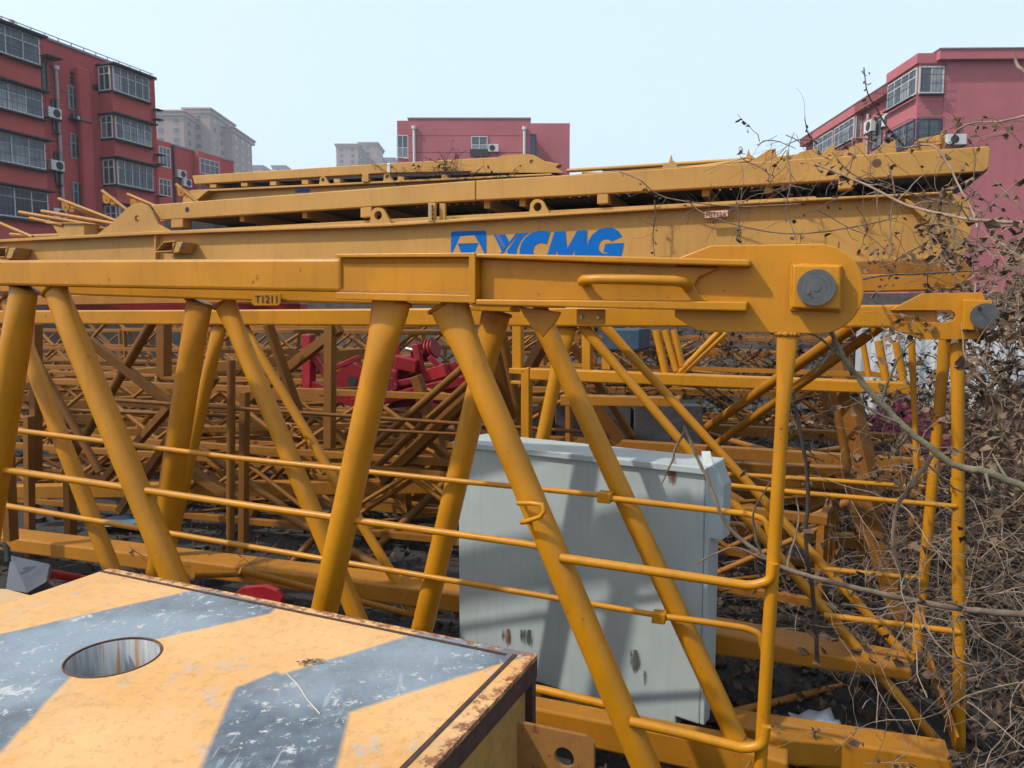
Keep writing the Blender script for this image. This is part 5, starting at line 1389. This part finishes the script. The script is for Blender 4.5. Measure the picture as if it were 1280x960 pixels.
vine_mass('dry_weed_tuft', 'dark tuft of dry weed caught on the farther walkway frame', 'weeds', S, .005, M['twigd'], M['leaf'], .25, .05)
S = []
for _ in range(60):
    p = V((U(-3.5, .6), U(3.6, 6.6), 0)); S.append((p, (U(-1, 1), U(-1, 1), U(.2, 1)), U(.1, .4), .5, .6))
for _ in range(16):
    p = on(KF, U(180, 340), U(695, 715), -.02); S.append((p, (U(-1, 1), U(-.5, .5), U(-.1, .5)), U(.1, .4), .6, .6))
vine_mass('dry_grass', 'sparse dry grass and fibre on the dark ground left of the cabinet', 'grass', S, .003, M['twig'], M['leaf'], .06, .04)
# leaf litter -------------------------------------------------------------------
random.seed(44)
lm = MB()
for _ in range(15000):
    Y = U(2.2, 9); x = U(.3, 7) if random.random() < .82 else U(-4, .3)
    leaf(lm, V((x, Y, U(.0, .05))), U(.03, .085), False)
tag(lm.build('leaf_litter', M['leaf'], None), 'brown leaf litter covering the ground under the sections', 'leaves', kind='stuff')
lm = MB()
for _ in range(2600):
    Y = U(2.2, 8); x = U(.6, 6)
    leaf(lm, V((x, Y, U(.02, .06))), U(.03, .08), False)
tag(lm.build('leaf_litter', M['leaf2'], None), 'paler curled leaves scattered over the brown litter', 'leaves', kind='stuff')
# rubble -------------------------------------------------------------------------
rb_ = MB()
for _ in range(1500):
    x, y = U(-14, 4), U(4.5, 22); s = U(.01, .05)*(1+y*.05)
    rb_.box((x, y, s*.4), V((s, U(-s, s)*.5, U(-s, s)*.3)), V((U(-s, s)*.5, s*.8, 0)), V((0, U(-s, s)*.3, s*.5)))
tag(rb_.build('rubble', plain('grey_rubble', (.075, .07, .066), .95, 0, .4, 3, .3), None), 'loose grey gravel and rubble on the yard ground', 'rubble', kind='stuff')
# scraps
for i, (x, y, w, h, c, lab) in enumerate([(1022, 905, .10, .05, (.5, .52, .54), 'crumpled pale scrap lying among leaves right of the cabinet'), (160, 652, .28, .1, (.10, .2, .3), 'blue grey plastic scrap on the ground at left'),
                                    (70, 680, .16, .06, (.55, .52, .5), 'white scrap on the ground near the left edge'), (1010, 628, .3, .04, (.55, .53, .5), 'pale strip of plastic among the undergrowth')]):
    p = onz(x, y, .07); mb = MB(); n = 5; vs = []; fs = []
    for a in range(n):
        for b_ in range(n): vs.append(p+V(((a-2)*w/2, (b_-2)*h, U(-.02, .025))))
    for a in range(n-1):
        for b_ in range(n-1): fs.append([a*n+b_, a*n+b_+1, (a+1)*n+b_+1, (a+1)*n+b_])
    o = mb.add(vs, fs, True).build('plastic_scrap', plain('scrap_%s' % 'abcd'[i], c, .5), None); tag(o, lab, 'scrap')
    s_ = o.modifiers.new('t', 'SOLIDIFY'); s_.thickness = .002
# ------------------------------------------------------------------ light, sky, camera
HAZE = .0007
SUN = V((-.64, -.22, .74)).normalized()
w = bpy.data.worlds.new('World'); scene.world = w; w.use_nodes = True; nt = w.node_tree
sky = nt.nodes.new('ShaderNodeTexSky'); sky.sky_type = 'NISHITA'; sky.sun_disc = False
sky.sun_elevation = math.asin(SUN.z); sky.sun_rotation = math.atan2(SUN.x, SUN.y)
sky.air_density = 1.0; sky.dust_density = 3.2; sky.ozone_density = 1.6; sky.altitude = 0
bg = nt.nodes['Background']; bg.inputs[1].default_value = .15; 
nt.links.new(mixc(nt, .6, sky.outputs[0], (5.6, 6.8, 7.9)), bg.inputs[0])
l = bpy.data.lights.new('sun', 'SUN'); l.energy = 3.3; l.angle = math.radians(1.6); l.color = (1, .95, .86)
so = bpy.data.objects.new('sun', l); col.objects.link(so); so.rotation_euler = SUN.to_track_quat('Z', 'Y').to_euler()
cam = bpy.data.cameras.new('camera'); co = bpy.data.objects.new('camera', cam); col.objects.link(co)
co.location = CAM; co.rotation_euler = (math.pi/2-PITCH, 0, 0)
cam.sensor_width = 36; cam.lens = F/1280*36; cam.clip_start = .05; cam.clip_end = 8000
scene.camera = co
hz = MB().bx(-600, 600, -40, 700, -1, 112).build('haze', None, None)
hm_ = bpy.data.materials.new('pale_air'); hm_.use_nodes = True; hn = hm_.node_tree; hn.nodes.clear()
ho = hn.nodes.new('ShaderNodeOutputMaterial'); hv2 = hn.nodes.new('ShaderNodeVolumePrincipled')
hv2.inputs['Color'].default_value = (.86, .92, 1, 1); hv2.inputs['Density'].default_value = HAZE; hv2.inputs['Anisotropy'].default_value = .3
hn.links.new(hv2.outputs[0], ho.inputs['Volume']); hz.data.materials.clear(); hz.data.materials.append(hm_); hz['kind'] = 'stuff'; hz['label'] = 'thin pale haze over the yard and the far buildings'

scene.view_settings.view_transform = 'Standard'; scene.view_settings.look = 'None'
scene.view_settings.exposure = .38; scene.view_settings.gamma = 1
scene.cycles.max_bounces = 6; scene.cycles.transparent_max_bounces = 12
